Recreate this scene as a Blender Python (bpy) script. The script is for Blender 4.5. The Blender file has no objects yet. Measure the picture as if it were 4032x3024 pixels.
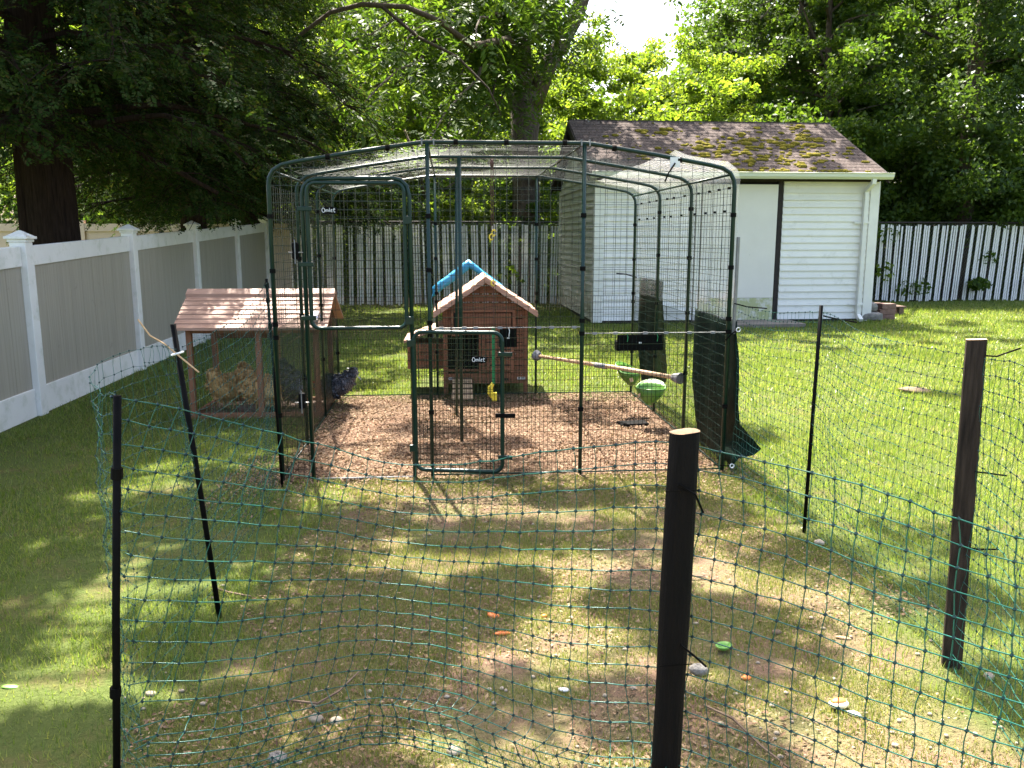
import bpy, math, random
import numpy as np
from mathutils import Vector, Matrix
R = math.radians
rng = np.random.default_rng(7)
random.seed(7)
S = bpy.context.scene
COL = S.collection

# ------------------------------------------------------------------ camera
cam_d = bpy.data.cameras.new('camera')
cam_d.sensor_width = 36.0
cam_d.lens = 36.0 * 0.8137
cam_d.clip_start = 0.05
cam_d.clip_end = 600
cam = bpy.data.objects.new('camera', cam_d)
cam.location = (0, 0, 1.5)
cam.rotation_euler = (R(80), 0, 0)
COL.objects.link(cam)
S.camera = cam

# ------------------------------------------------------------------ sky, sun, exposure
SUN_EL, SUN_AZ = 62.0, -17.0          # azimuth measured from +Y, negative = to the left
W = bpy.data.worlds.new('World')
S.world = W
W.use_nodes = True
wn = W.node_tree
wn.nodes.clear()
sky = wn.nodes.new('ShaderNodeTexSky')
sky.sky_type = 'NISHITA'
sky.sun_disc = False
sky.sun_elevation = R(SUN_EL)
sky.sun_rotation = R(SUN_AZ)
sky.air_density = 1.0
sky.dust_density = 5.0
sky.ozone_density = 0.3
bgn = wn.nodes.new('ShaderNodeBackground')
bgn.inputs['Strength'].default_value = 0.115
wo = wn.nodes.new('ShaderNodeOutputWorld')
wn.links.new(sky.outputs[0], bgn.inputs['Color'])
wn.links.new(bgn.outputs[0], wo.inputs['Surface'])
sd = bpy.data.lights.new('sun', 'SUN')
sd.energy = 5.0
sd.angle = R(0.53)
sd.color = (1.0, 0.94, 0.84)
sun = bpy.data.objects.new('sun', sd)
dirv = Vector((math.sin(R(SUN_AZ)) * math.cos(R(SUN_EL)), math.cos(R(SUN_AZ)) * math.cos(R(SUN_EL)), math.sin(R(SUN_EL))))
sun.rotation_euler = dirv.to_track_quat('Z', 'Y').to_euler()
sun.location = (-4, 12, 30)
COL.objects.link(sun)
S.view_settings.view_transform = 'Standard'
S.view_settings.look = 'None'
S.view_settings.gamma = 1.0
S.view_settings.exposure = 2.45
S.view_settings.use_curve_mapping = False
S.render.engine = 'CYCLES'
S.cycles.max_bounces = 8
S.cycles.diffuse_bounces = 4
S.cycles.glossy_bounces = 3
S.cycles.transmission_bounces = 6
S.cycles.transparent_max_bounces = 12
S.cycles.use_denoising = True
S.cycles.sample_clamp_indirect = 8

# ------------------------------------------------------------------ materials
MATS = {}
def new_mat(name):
    m = bpy.data.materials.new(name)
    m.use_nodes = True
    m.node_tree.nodes.clear()
    MATS[name] = m
    return m, m.node_tree
def N(t, kind, **kw):
    n = t.nodes.new(kind)
    for k, v in kw.items():
        if k.startswith('i_'):
            n.inputs[k[2:].replace('_', ' ')].default_value = v
        else:
            setattr(n, k, v)
    return n
def c4(c): return (c[0], c[1], c[2], 1.0)
def coord(t, which='Object', scale=(1, 1, 1)):
    tc = N(t, 'ShaderNodeTexCoord')
    mp = N(t, 'ShaderNodeMapping')
    mp.inputs['Scale'].default_value = scale
    t.links.new(tc.outputs[which], mp.inputs['Vector'])
    return mp.outputs[0]
def noise(t, vec, scale, detail=4, rough=0.6):
    n = N(t, 'ShaderNodeTexNoise')
    n.inputs['Scale'].default_value = scale
    n.inputs['Detail'].default_value = detail
    n.inputs['Roughness'].default_value = rough
    t.links.new(vec, n.inputs['Vector'])
    return n.outputs['Fac']
def ramp(t, fac, stops):
    r = N(t, 'ShaderNodeValToRGB')
    el = r.color_ramp.elements
    while len(el) < len(stops): el.new(0.5)
    for e, (p, c) in zip(el, stops):
        e.position = p
        e.color = c4(c) if not isinstance(c, (int, float)) else (c, c, c, 1)
    t.links.new(fac, r.inputs['Fac'])
    return r.outputs['Color']
def mixc(t, fac, a, b, mode='MIX'):
    m = N(t, 'ShaderNodeMix', data_type='RGBA', blend_type=mode)
    for sock, v in ((m.inputs[0], fac), (m.inputs[6], a), (m.inputs[7], b)):
        if isinstance(v, (int, float)): sock.default_value = v
        elif isinstance(v, tuple): sock.default_value = c4(v)
        else: t.links.new(v, sock)
    return m.outputs[2]
def mth(t, op, a, b=None, clamp=False):
    m = N(t, 'ShaderNodeMath', operation=op, use_clamp=clamp)
    for k, v in ((0, a), (1, b)):
        if v is None: continue
        if isinstance(v, (int, float)): m.inputs[k].default_value = v
        else: t.links.new(v, m.inputs[k])
    return m.outputs[0]

def basic(name, c1, c2=None, scale=8, rough=0.6, metal=0.0, bump=0.0, stretch=(1, 1, 1), spec=0.5, rand=0.0, coat=0.0, spots=None, bscale=None):
    """diffuse/gloss surface with noise colour, optional per-object brightness variation, optional dirt spots"""
    m, t = new_mat(name)
    out = N(t, 'ShaderNodeOutputMaterial')
    b = N(t, 'ShaderNodeBsdfPrincipled')
    t.links.new(b.outputs[0], out.inputs['Surface'])
    b.inputs['Roughness'].default_value = rough
    b.inputs['Metallic'].default_value = metal
    b.inputs['Specular IOR Level'].default_value = spec
    b.inputs['Coat Weight'].default_value = coat
    v = coord(t, 'Object', stretch)
    f = noise(t, v, scale)
    col = ramp(t, f, [(0.32, c1), (0.68, c2 or c1)])
    if spots:
        sc, lo, hi, cc = spots
        sf = ramp(t, noise(t, coord(t), sc, 6, 0.7), [(lo, 0.0), (hi, 1.0)])
        col = mixc(t, sf, col, cc)
    if rand:
        oi = N(t, 'ShaderNodeObjectInfo')
        k = mth(t, 'MULTIPLY_ADD', oi.outputs['Random'], rand * 2)
        k.node.inputs[2].default_value = 1 - rand
        cb = N(t, 'ShaderNodeCombineColor')
        for i in range(3): t.links.new(k, cb.inputs[i])
        col = mixc(t, 1.0, col, cb.outputs[0], 'MULTIPLY')
    t.links.new(col, b.inputs['Base Color'])
    if bump:
        bf = noise(t, v, bscale or scale * 3, 5, 0.65)
        bp = N(t, 'ShaderNodeBump')
        bp.inputs['Strength'].default_value = bump
        bp.inputs['Distance'].default_value = 0.02
        t.links.new(bf, bp.inputs['Height'])
        t.links.new(bp.outputs[0], b.inputs['Normal'])
    return m

def leafy(name, cols, trans=0.45, rough=0.5, spec=0.3, tcol=1.6):
    """leaf / blade: per-leaf random colour, part of the light passes through"""
    m, t = new_mat(name)
    out = N(t, 'ShaderNodeOutputMaterial')
    g = N(t, 'ShaderNodeNewGeometry')
    n = len(cols)
    col = ramp(t, g.outputs['Random Per Island'], [(i / max(1, n - 1), c) for i, c in enumerate(cols)])
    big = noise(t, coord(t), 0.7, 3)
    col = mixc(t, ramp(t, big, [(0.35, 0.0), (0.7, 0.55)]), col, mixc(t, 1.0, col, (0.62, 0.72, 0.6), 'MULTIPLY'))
    b = N(t, 'ShaderNodeBsdfPrincipled')
    b.inputs['Roughness'].default_value = rough
    b.inputs['Specular IOR Level'].default_value = spec
    t.links.new(col, b.inputs['Base Color'])
    tr = N(t, 'ShaderNodeBsdfTranslucent')
    t.links.new(mixc(t, 1.0, col, (tcol, tcol * 0.97, tcol * 0.42), 'MULTIPLY'), tr.inputs['Color'])
    mx = N(t, 'ShaderNodeMixShader')
    mx.inputs[0].default_value = trans
    t.links.new(b.outputs[0], mx.inputs[1])
    t.links.new(tr.outputs[0], mx.inputs[2])
    t.links.new(mx.outputs[0], out.inputs['Surface'])
    return m

M = MATS
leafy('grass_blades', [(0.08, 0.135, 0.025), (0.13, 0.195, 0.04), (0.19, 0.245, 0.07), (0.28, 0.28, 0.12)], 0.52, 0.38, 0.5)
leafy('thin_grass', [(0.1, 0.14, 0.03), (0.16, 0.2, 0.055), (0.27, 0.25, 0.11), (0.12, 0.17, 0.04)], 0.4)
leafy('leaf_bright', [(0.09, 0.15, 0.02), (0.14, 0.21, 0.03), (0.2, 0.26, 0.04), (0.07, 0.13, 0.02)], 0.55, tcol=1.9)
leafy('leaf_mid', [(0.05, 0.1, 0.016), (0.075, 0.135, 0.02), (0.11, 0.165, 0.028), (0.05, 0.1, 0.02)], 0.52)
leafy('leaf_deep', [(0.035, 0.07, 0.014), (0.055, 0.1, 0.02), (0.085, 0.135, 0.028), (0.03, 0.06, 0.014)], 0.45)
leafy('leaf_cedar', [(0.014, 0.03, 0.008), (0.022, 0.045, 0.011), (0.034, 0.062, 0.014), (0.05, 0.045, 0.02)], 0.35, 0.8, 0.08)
leafy('chips', [(0.11, 0.06, 0.035), (0.19, 0.11, 0.068), (0.34, 0.23, 0.15), (0.06, 0.035, 0.022)], 0.08, 0.8, 0.2)
leafy('straw', [(0.26, 0.18, 0.1), (0.36, 0.28, 0.16), (0.12, 0.07, 0.04)], 0.15, 0.8, 0.2)
basic('bark', (0.05, 0.036, 0.026), (0.12, 0.09, 0.065), 6, 0.9, bump=1.0, stretch=(6, 6, 0.8), spec=0.2)
basic('bark_grey', (0.055, 0.042, 0.033), (0.15, 0.12, 0.095), 5, 0.9, bump=0.9, stretch=(5, 5, 0.9), spec=0.2)
basic('cedar_bark', (0.014, 0.009, 0.007), (0.04, 0.026, 0.019), 7, 0.95, bump=1.0, stretch=(8, 8, 0.6), spec=0.1)
basic('green_steel', (0.002, 0.02, 0.013), (0.003, 0.026, 0.018), 30, 0.3, spec=0.35)
basic('green_wire', (0.003, 0.016, 0.012), None, 30, 0.25, spec=0.6)
basic('roof_wire', (0.003, 0.018, 0.013), None, 30, 0.45, spec=0.2)
basic('galvanized', (0.16, 0.16, 0.155), (0.24, 0.24, 0.235), 20, 0.5, metal=0.3)
basic('black_plastic', (0.003, 0.003, 0.003), (0.006, 0.0055, 0.005), 20, 0.6, spec=0.06)
basic('net_strand', (0.005, 0.07, 0.048), (0.01, 0.12, 0.085), 12, 0.3, spec=0.5)
basic('net_knot', (0.003, 0.022, 0.02), None, 12, 0.35, spec=0.3)
basic('post_wood', (0.0018, 0.0014, 0.0011), (0.006, 0.004, 0.003), 9, 0.8, bump=0.6, stretch=(7, 7, 0.6), spec=0.2)
basic('post_brown', (0.016, 0.011, 0.008), (0.06, 0.042, 0.03), 9, 0.8, bump=0.6, stretch=(7, 7, 0.6), spec=0.2)
basic('cut_wood', (0.42, 0.25, 0.12), (0.62, 0.42, 0.24), 20, 0.8, bump=0.3)
basic('vinyl_white', (0.78, 0.76, 0.73), (0.84, 0.82, 0.79), 3, 0.4, spots=(5.0, 0.52, 0.8, (0.5, 0.52, 0.42)))
basic('vinyl_tan', (0.32, 0.29, 0.235), (0.4, 0.36, 0.295), 3.5, 0.5, stretch=(14, 14, 0.35), spots=(9.0, 0.62, 0.78, (0.24, 0.215, 0.18)))
basic('vinyl_pink', (0.48, 0.36, 0.28), (0.54, 0.41, 0.32), 3, 0.5)
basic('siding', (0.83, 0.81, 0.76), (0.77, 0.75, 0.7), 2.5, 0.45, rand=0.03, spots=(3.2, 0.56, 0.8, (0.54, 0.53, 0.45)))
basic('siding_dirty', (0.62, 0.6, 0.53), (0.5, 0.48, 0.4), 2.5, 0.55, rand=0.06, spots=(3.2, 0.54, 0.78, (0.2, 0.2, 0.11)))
basic('white_trim', (0.78, 0.77, 0.72), (0.7, 0.69, 0.65), 3, 0.4, spots=(5.0, 0.64, 0.85, (0.5, 0.52, 0.42)))
basic('gutter_white', (0.66, 0.68, 0.58), (0.56, 0.6, 0.46), 2, 0.4, stretch=(0.5, 1, 6))
basic('door_white', (0.76, 0.73, 0.68), (0.7, 0.67, 0.62), 1.5, 0.5, spots=(8.0, 0.68, 0.76, (0.4, 0.39, 0.34)))
basic('door_worn', (0.52, 0.5, 0.34), (0.33, 0.38, 0.15), 4, 0.7, spots=(7.0, 0.5, 0.6, (0.6, 0.6, 0.52)))
basic('black_trim', (0.01, 0.008, 0.008), (0.03, 0.02, 0.017), 14, 0.8, bump=0.5)
basic('shingle', (0.05, 0.038, 0.034), (0.125, 0.1, 0.09), 26, 0.95, bump=0.6, rand=0.16, spec=0.1, spots=(9.0, 0.6, 0.66, (0.3, 0.32, 0.27)))
basic('moss', (0.1, 0.09, 0.012), (0.24, 0.2, 0.03), 30, 0.95, bump=1.0, spec=0.05)
basic('coop_wood', (0.15, 0.055, 0.024), (0.25, 0.1, 0.045), 6, 0.6, bump=0.25, stretch=(1.2, 8, 8), rand=0.12)
basic('coop_roof', (0.33, 0.18, 0.12), (0.46, 0.27, 0.19), 5, 0.55, bump=0.25, stretch=(1.2, 8, 8), rand=0.06)
basic('pen_wood', (0.2, 0.08, 0.038), (0.29, 0.12, 0.06), 7, 0.6, bump=0.25, stretch=(6, 6, 1.2), rand=0.1)
basic('raw_wood', (0.42, 0.27, 0.15), (0.55, 0.38, 0.23), 8, 0.7, stretch=(1, 6, 6), bump=0.2)
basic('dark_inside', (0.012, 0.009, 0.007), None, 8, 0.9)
basic('slat_white', (0.78, 0.77, 0.73), (0.84, 0.83, 0.8), 3, 0.5, rand=0.08, spots=(3.0, 0.58, 0.78, (0.42, 0.47, 0.3)))
basic('chain_wire', (0.28, 0.29, 0.28), None, 5, 0.45, metal=0.6)
basic('tarp_green', (0.002, 0.010, 0.006), (0.005, 0.018, 0.011), 6, 0.6, bump=0.3, spec=0.15)
basic('tarp_blue', (0.02, 0.22, 0.42), (0.04, 0.3, 0.5), 6, 0.4, bump=0.3)
basic('peel_green', (0.12, 0.3, 0.04), (0.2, 0.42, 0.07), 9, 0.4)
basic('scoop_green', (0.06, 0.16, 0.02), (0.09, 0.22, 0.03), 5, 0.35)
basic('yellow_plastic', (0.75, 0.55, 0.03), (0.8, 0.62, 0.05), 9, 0.4)
basic('ribbon_green', (0.01, 0.2, 0.06), None, 9, 0.5)
basic('rust', (0.07, 0.03, 0.018), (0.12, 0.05, 0.03), 40, 0.7)
basic('grey_rubber', (0.14, 0.14, 0.145), (0.22, 0.22, 0.225), 20, 0.5)
basic('white_plastic', (0.75, 0.75, 0.73), None, 9, 0.4)
basic('stone', (0.13, 0.12, 0.105), (0.25, 0.235, 0.21), 12, 0.85, bump=0.8)
basic('paver_brick', (0.16, 0.09, 0.07), (0.25, 0.15, 0.12), 14, 0.85, bump=0.5)
basic('pebble', (0.25, 0.2, 0.14), (0.42, 0.36, 0.28), 12, 0.8, rand=0.3, spec=0.2)
basic('concrete', (0.15, 0.125, 0.1), (0.24, 0.2, 0.17), 8, 0.9, bump=0.5)
basic('pallet_wood', (0.1, 0.06, 0.045), (0.17, 0.11, 0.08), 8, 0.85, bump=0.5, stretch=(1, 8, 8), rand=0.15)
basic('twig', (0.1, 0.065, 0.04), (0.2, 0.14, 0.09), 12, 0.9)
basic('orange_peel', (0.75, 0.16, 0.03), (0.8, 0.25, 0.06), 12, 0.5)
basic('cream', (0.7, 0.62, 0.42), None, 9, 0.6)
basic('feather_buff', (0.5, 0.28, 0.1), (0.72, 0.46, 0.2), 40, 0.8, bump=0.6)
basic('comb_red', (0.45, 0.03, 0.02), None, 12, 0.5)
basic('beak', (0.4, 0.27, 0.1), None, 12, 0.5)
basic('print_blue', (0.03, 0.12, 0.45), None, 9, 0.5)
basic('print_orange', (0.8, 0.3, 0.05), None, 9, 0.5)
basic('sprout', (0.04, 0.1, 0.02), None, 9, 0.5)

# thin plastic slats let some light through
m, t = new_mat('slat_thin')
out = N(t, 'ShaderNodeOutputMaterial'); b = N(t, 'ShaderNodeBsdfPrincipled'); tr = N(t, 'ShaderNodeBsdfTranslucent'); mx = N(t, 'ShaderNodeMixShader')
oi = N(t, 'ShaderNodeObjectInfo')
_c = mixc(t, ramp(t, noise(t, coord(t), 3.0, 5), [(0.58, 0.0), (0.85, 0.5)]), mixc(t, oi.outputs['Random'], (0.84, 0.83, 0.8), (0.9, 0.89, 0.87)), (0.45, 0.49, 0.32))
t.links.new(_c, b.inputs['Base Color']); t.links.new(_c, tr.inputs['Color']); b.inputs['Roughness'].default_value = 0.45
mx.inputs[0].default_value = 0.15
t.links.new(b.outputs[0], mx.inputs[1]); t.links.new(tr.outputs[0], mx.inputs[2]); t.links.new(mx.outputs[0], out.inputs[0])
# barred / speckled dark hen
m, t = new_mat('feather_barred')
out = N(t, 'ShaderNodeOutputMaterial'); b = N(t, 'ShaderNodeBsdfPrincipled'); t.links.new(b.outputs[0], out.inputs[0])
b.inputs['Roughness'].default_value = 0.6
wv = N(t, 'ShaderNodeTexWave'); wv.inputs['Scale'].default_value = 22; wv.inputs['Distortion'].default_value = 7
wv.inputs['Detail Scale'].default_value = 6
t.links.new(coord(t), wv.inputs['Vector'])
t.links.new(ramp(t, wv.outputs['Fac'], [(0.55, (0.008, 0.009, 0.012)), (0.8, (0.16, 0.17, 0.2))]), b.inputs['Base Color'])

# clear plastic film
m, t = new_mat('clear_film')
out = N(t, 'ShaderNodeOutputMaterial')
tp = N(t, 'ShaderNodeBsdfTransparent'); tp.inputs[0].default_value = (0.97, 0.98, 0.97, 1)
df = N(t, 'ShaderNodeBsdfTranslucent'); df.inputs[0].default_value = (0.85, 0.86, 0.84, 1)
dd = N(t, 'ShaderNodeBsdfDiffuse'); dd.inputs[0].default_value = (0.8, 0.8, 0.78, 1)
gl = N(t, 'ShaderNodeBsdfGlossy'); gl.inputs['Roughness'].default_value = 0.12
a1 = N(t, 'ShaderNodeMixShader'); a1.inputs[0].default_value = 0.5
t.links.new(df.outputs[0], a1.inputs[1]); t.links.new(dd.outputs[0], a1.inputs[2])
a2 = N(t, 'ShaderNodeMixShader')
t.links.new(ramp(t, noise(t, coord(t, 'Object', (2.5, 2.5, 0.7)), 2.2, 5), [(0.3, 0.14), (0.75, 0.3)]), a2.inputs[0])
t.links.new(tp.outputs[0], a2.inputs[1]); t.links.new(a1.outputs[0], a2.inputs[2])
a3 = N(t, 'ShaderNodeMixShader'); a3.inputs[0].default_value = 0.07
t.links.new(a2.outputs[0], a3.inputs[1]); t.links.new(gl.outputs[0], a3.inputs[2])
t.links.new(a3.outputs[0], out.inputs[0])

# lawn, thin grass in the pen and wood chips in the run: one ground material with soil under it
RUN_O, RUN_A = (-1.43, 5.02), R(4.3)
m, t = new_mat('ground')
out = N(t, 'ShaderNodeOutputMaterial'); b = N(t, 'ShaderNodeBsdfPrincipled'); t.links.new(b.outputs[0], out.inputs[0])
b.inputs['Roughness'].default_value = 0.95; b.inputs['Specular IOR Level'].default_value = 0.1
v = coord(t)
sx = N(t, 'ShaderNodeSeparateXYZ'); t.links.new(v, sx.inputs[0])
wob = mth(t, 'MULTIPLY', mth(t, 'SUBTRACT', noise(t, v, 2.2, 5), 0.5), 0.9)
def edge(val, at, width):        # 0 below at, 1 above at+width
    return mth(t, 'DIVIDE', mth(t, 'SUBTRACT', mth(t, 'ADD', val, wob), at), width, True)
def neg(val): return mth(t, 'MULTIPLY', val, -1)
X_, Y_ = sx.outputs['X'], sx.outputs['Y']
run_m = mth(t, 'MULTIPLY', mth(t, 'MULTIPLY', edge(X_, -1.55, 0.15), edge(neg(X_), -1.35, 0.15)), mth(t, 'MULTIPLY', edge(Y_, 4.65, 0.7), edge(neg(Y_), -7.75, 0.15)))
pen_m = mth(t, 'MULTIPLY', mth(t, 'MULTIPLY', edge(X_, -1.15, 0.35), edge(neg(X_), -1.6, 0.35)), edge(neg(Y_), -5.2, 0.3))
n1 = noise(t, v, 3.0, 6, 0.7); n2 = noise(t, v, 60.0, 4, 0.7); n3 = noise(t, v, 1.1, 4, 0.6)
lawn = mixc(t, n2, (0.055, 0.075, 0.02), (0.12, 0.15, 0.04))
lawn = mixc(t, ramp(t, n1, [(0.5, 0.0), (0.72, 0.8)]), lawn, (0.16, 0.12, 0.055))
soil = mixc(t, n2, (0.1, 0.058, 0.036), (0.3, 0.2, 0.135))
thin = mixc(t, ramp(t, n1, [(0.4, 0.0), (0.6, 0.75)]), soil, mixc(t, n2, (0.09, 0.11, 0.03), (0.2, 0.2, 0.08)))
chip = mixc(t, ramp(t, n2, [(0.3, 0.0), (0.7, 1.0)]), (0.09, 0.05, 0.032), (0.24, 0.145, 0.095))
col = mixc(t, pen_m, lawn, thin)
col = mixc(t, run_m, col, chip)
t.links.new(col, b.inputs['Base Color'])
bp = N(t, 'ShaderNodeBump'); bp.inputs['Strength'].default_value = 0.9; bp.inputs['Distance'].default_value = 0.03
t.links.new(n2, bp.inputs['Height']); t.links.new(bp.outputs[0], b.inputs['Normal'])

# ------------------------------------------------------------------ helpers
class MB:
    def __init__(s): s.v = []; s.f = []
    def add(s, vs, fs):
        o = len(s.v); s.v += [tuple(p) for p in vs]; s.f += [tuple(i + o for i in f) for f in fs]; return s
    def box(s, c, d, rot=None):
        x, y, z = d[0] / 2, d[1] / 2, d[2] / 2
        vs = [Vector(p) for p in ((-x, -y, -z), (x, -y, -z), (x, y, -z), (-x, y, -z), (-x, -y, z), (x, -y, z), (x, y, z), (-x, y, z))]
        if rot is not None: vs = [rot @ p for p in vs]
        c = Vector(c)
        return s.add([p + c for p in vs], [(0, 3, 2, 1), (4, 5, 6, 7), (0, 1, 5, 4), (1, 2, 6, 5), (2, 3, 7, 6), (3, 0, 4, 7)])
    def hexa(s, vs): return s.add(vs, [(0, 3, 2, 1), (4, 5, 6, 7), (0, 1, 5, 4), (1, 2, 6, 5), (2, 3, 7, 6), (3, 0, 4, 7)])
    def tube(s, pts, r, n=6, cap=True):
        pts = [Vector(p) for p in pts]
        k = len(pts)
        rs = r if isinstance(r, (list, tuple)) else [r] * k
        tan = []
        for i in range(k):
            d = pts[min(i + 1, k - 1)] - pts[max(i - 1, 0)]
            tan.append(d.normalized() if d.length > 1e-9 else Vector((0, 0, 1)))
        up = Vector((0, 0, 1)) if abs(tan[0].z) < 0.9 else Vector((1, 0, 0))
        a = tan[0].cross(up).normalized()
        vs = []
        for i in range(k):
            a = (a - tan[i] * a.dot(tan[i]))
            a = a.normalized() if a.length > 1e-6 else tan[i].orthogonal().normalized()
            b = tan[i].cross(a)
            for j in range(n):
                th = 2 * math.pi * j / n + (math.pi / n)
                vs.append(pts[i] + a * (math.cos(th) * rs[i]) + b * (math.sin(th) * rs[i]))
        fs = [(i * n + j, i * n + (j + 1) % n, (i + 1) * n + (j + 1) % n, (i + 1) * n + j) for i in range(k - 1) for j in range(n)]
        if cap: fs += [tuple(range(n))[::-1], tuple((k - 1) * n + j for j in range(n))]
        return s.add(vs, fs)
    def ell(s, c, r, seg=10, ring=7, rot=None):
        vs = []; c = Vector(c)
        for i in range(ring + 1):
            ph = math.pi * i / ring
            for j in range(seg):
                th = 2 * math.pi * j / seg
                p = Vector((r[0] * math.sin(ph) * math.cos(th), r[1] * math.sin(ph) * math.sin(th), r[2] * math.cos(ph)))
                vs.append((rot @ p if rot is not None else p) + c)
        fs = [(i * seg + j, i * seg + (j + 1) % seg, (i + 1) * seg + (j + 1) % seg, (i + 1) * seg + j) for i in range(ring) for j in range(seg)]
        return s.add(vs, [f[::-1] for f in fs])
    def sheet(s, grid, th=0.0):
        """grid[i][j] of points; a double surface when th > 0"""
        ni, nj = len(grid), len(grid[0])
        flat = [Vector(p) for row in grid for p in row]
        fs = [(i * nj + j, i * nj + j + 1, (i + 1) * nj + j + 1, (i + 1) * nj + j) for i in range(ni - 1) for j in range(nj - 1)]
        return s.add(flat, fs)
    def mesh(s, name, mat, smooth=False):
        me = bpy.data.meshes.new(name)
        me.from_pydata(s.v, [], s.f)
        me.materials.append(M[mat])
        if smooth: me.polygons.foreach_set('use_smooth', [True] * len(me.polygons))
        me.update()
        return me
    def build(s, name, mat, parent=None, smooth=False, bevel=0, solid=0, **kw):
        return put(name, s.mesh(name, mat, smooth), parent, bevel=bevel, solid=solid, **kw)
def put(name, me, parent=None, loc=(0, 0, 0), rot=(0, 0, 0), scale=(1, 1, 1), bevel=0, solid=0, label=None, kind=None, cat=None, group=None):
    o = bpy.data.objects.new(name, me)
    COL.objects.link(o)
    o.location = loc; o.rotation_euler = rot; o.scale = scale
    if parent is not None: o.parent = parent
    if bevel:
        b = o.modifiers.new('bevel', 'BEVEL'); b.width = bevel; b.segments = 2; b.limit_method = 'ANGLE'
    if solid:
        b = o.modifiers.new('solid', 'SOLIDIFY'); b.thickness = solid
    if label: o['label'] = label
    if kind: o['kind'] = kind
    if cat: o['category'] = cat
    if group: o['group'] = group
    return o
def thing(name, label, cat, loc=(0, 0, 0), rz=0, group=None):
    o = bpy.data.objects.new(name, None); COL.objects.link(o)
    o.location = loc; o.rotation_euler = (0, 0, rz); o.empty_display_size = 0.2
    o['label'] = label; o['category'] = cat
    if group: o['group'] = group
    return o
def np_mesh(name, V, F, mat, smooth=False):
    """V (n,3), F (m,k) -> mesh"""
    V = np.asarray(V, np.float32); F = np.asarray(F, np.int32)
    me = bpy.data.meshes.new(name)
    me.vertices.add(len(V)); me.vertices.foreach_set('co', V.ravel())
    k = F.shape[1]
    me.loops.add(F.size); me.loops.foreach_set('vertex_index', F.ravel())
    me.polygons.add(len(F))
    me.polygons.foreach_set('loop_start', np.arange(0, F.size, k, dtype=np.int32))
    me.polygons.foreach_set('loop_total', np.full(len(F), k, np.int32))
    me.materials.append(M[mat])
    me.update(calc_edges=True)
    me.validate()
    return me
def unit(a): return a / (np.linalg.norm(a, axis=-1, keepdims=True) + 1e-9)
def leaf_quads(C, size, rg, up=0.8, width=0.62, T=None):
    """rhombic leaves at centres C, slightly folded, random orientation leaning to face up"""
    n = len(C)
    sz = (size * (0.65 + 0.7 * rg.random(n)))[:, None]
    nn = unit(rg.normal(size=(n, 3)) + np.array([0, 0, up]))
    if T is None: T = rg.normal(size=(n, 3)) + np.array([0, 0, -0.35])
    T = unit(T - nn * np.sum(T * nn, 1, keepdims=True))
    B = np.cross(nn, T)
    V = np.empty((n, 4, 3))
    V[:, 0] = C - T * sz * 0.5
    V[:, 1] = C + B * sz * width * 0.5 + nn * sz * 0.08 - T * sz * 0.06
    V[:, 2] = C + T * sz * 0.5 - nn * sz * 0.06
    V[:, 3] = C - B * sz * width * 0.5 + nn * sz * 0.08 - T * sz * 0.06
    return V.reshape(-1, 3), np.arange(4 * n).reshape(n, 4)
def fronds(C, D, L, leaflet, pairs, rg, droop=0.5, wid=0.17):
    """compound leaves: leaflets in pairs down a drooping stalk from C along D"""
    n = len(C); D = unit(D)
    side = unit(np.cross(D, np.array([0, 0, 1.0]) + 0.3 * rg.normal(size=(n, 3))))
    vs = []
    Ls = L * (0.7 + 0.6 * rg.random(n))[:, None]
    for i in range(pairs):
        u = (i + 0.6) / pairs
        P = C + D * Ls * u + np.array([0, 0, -1.0]) * Ls * droop * u * u
        k = leaflet * (0.6 + 0.8 * math.sin(math.pi * min(1, u * 0.85 + 0.12)))
        for sgn in (-1, 1):
            T = unit(side * sgn + D * 0.45 + np.array([0, 0, -0.35]) + 0.18 * rg.normal(size=(n, 3)))
            Bv = unit(np.cross(T, np.cross(side, D)) + 0.25 * rg.normal(size=(n, 3)))
            kk = k * (0.8 + 0.4 * rg.random(n))[:, None]
            a = P + T * kk * 0.08
            q = np.empty((n, 4, 3))
            q[:, 0] = a; q[:, 1] = a + T * kk * 0.45 + Bv * kk * wid
            q[:, 2] = a + T * kk; q[:, 3] = a + T * kk * 0.45 - Bv * kk * wid
            vs.append(q)
    V = np.concatenate(vs, 0)
    return V.reshape(-1, 3), np.arange(4 * len(V)).reshape(len(V), 4)
def join_np(parts):
    Vs, Fs, o = [], [], 0
    for V, F in parts:
        Vs.append(V); Fs.append(F + o); o += len(V)
    return np.concatenate(Vs), np.concatenate(Fs)
# ------------------------------------------------------------------ ground
g = MB().add([(-150, -60, 0), (150, -60, 0), (150, 250, 0), (-150, 250, 0)], [(0, 1, 2, 3)])
g.build('ground', 'ground', kind='structure')

def run_local(x, y):
    dx, dy = x - RUN_O[0], y - RUN_O[1]
    return dx * math.cos(RUN_A) + dy * math.sin(RUN_A), -dx * math.sin(RUN_A) + dy * math.cos(RUN_A)
def vnoise(x, y, s, seed):
    """cheap smooth 2-D value noise in 0..1"""
    rr = np.random.default_rng(seed).random((64, 64))
    x = x * s + 100; y = y * s + 100
    xi, yi = np.floor(x).astype(int), np.floor(y).astype(int)
    fx, fy = x - xi, y - yi
    fx = fx * fx * (3 - 2 * fx); fy = fy * fy * (3 - 2 * fy)
    g_ = lambda a, b: rr[a % 64, b % 64]
    return (g_(xi, yi) * (1 - fx) + g_(xi + 1, yi) * fx) * (1 - fy) + (g_(xi, yi + 1) * (1 - fx) + g_(xi + 1, yi + 1) * fx) * fy
def in_run(x, y, m=0.0):
    u, v = run_local(x, y)
    return (u > -m) & (u < 2.8 + m) & (v > -m) & (v < 2.75 + m)
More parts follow.
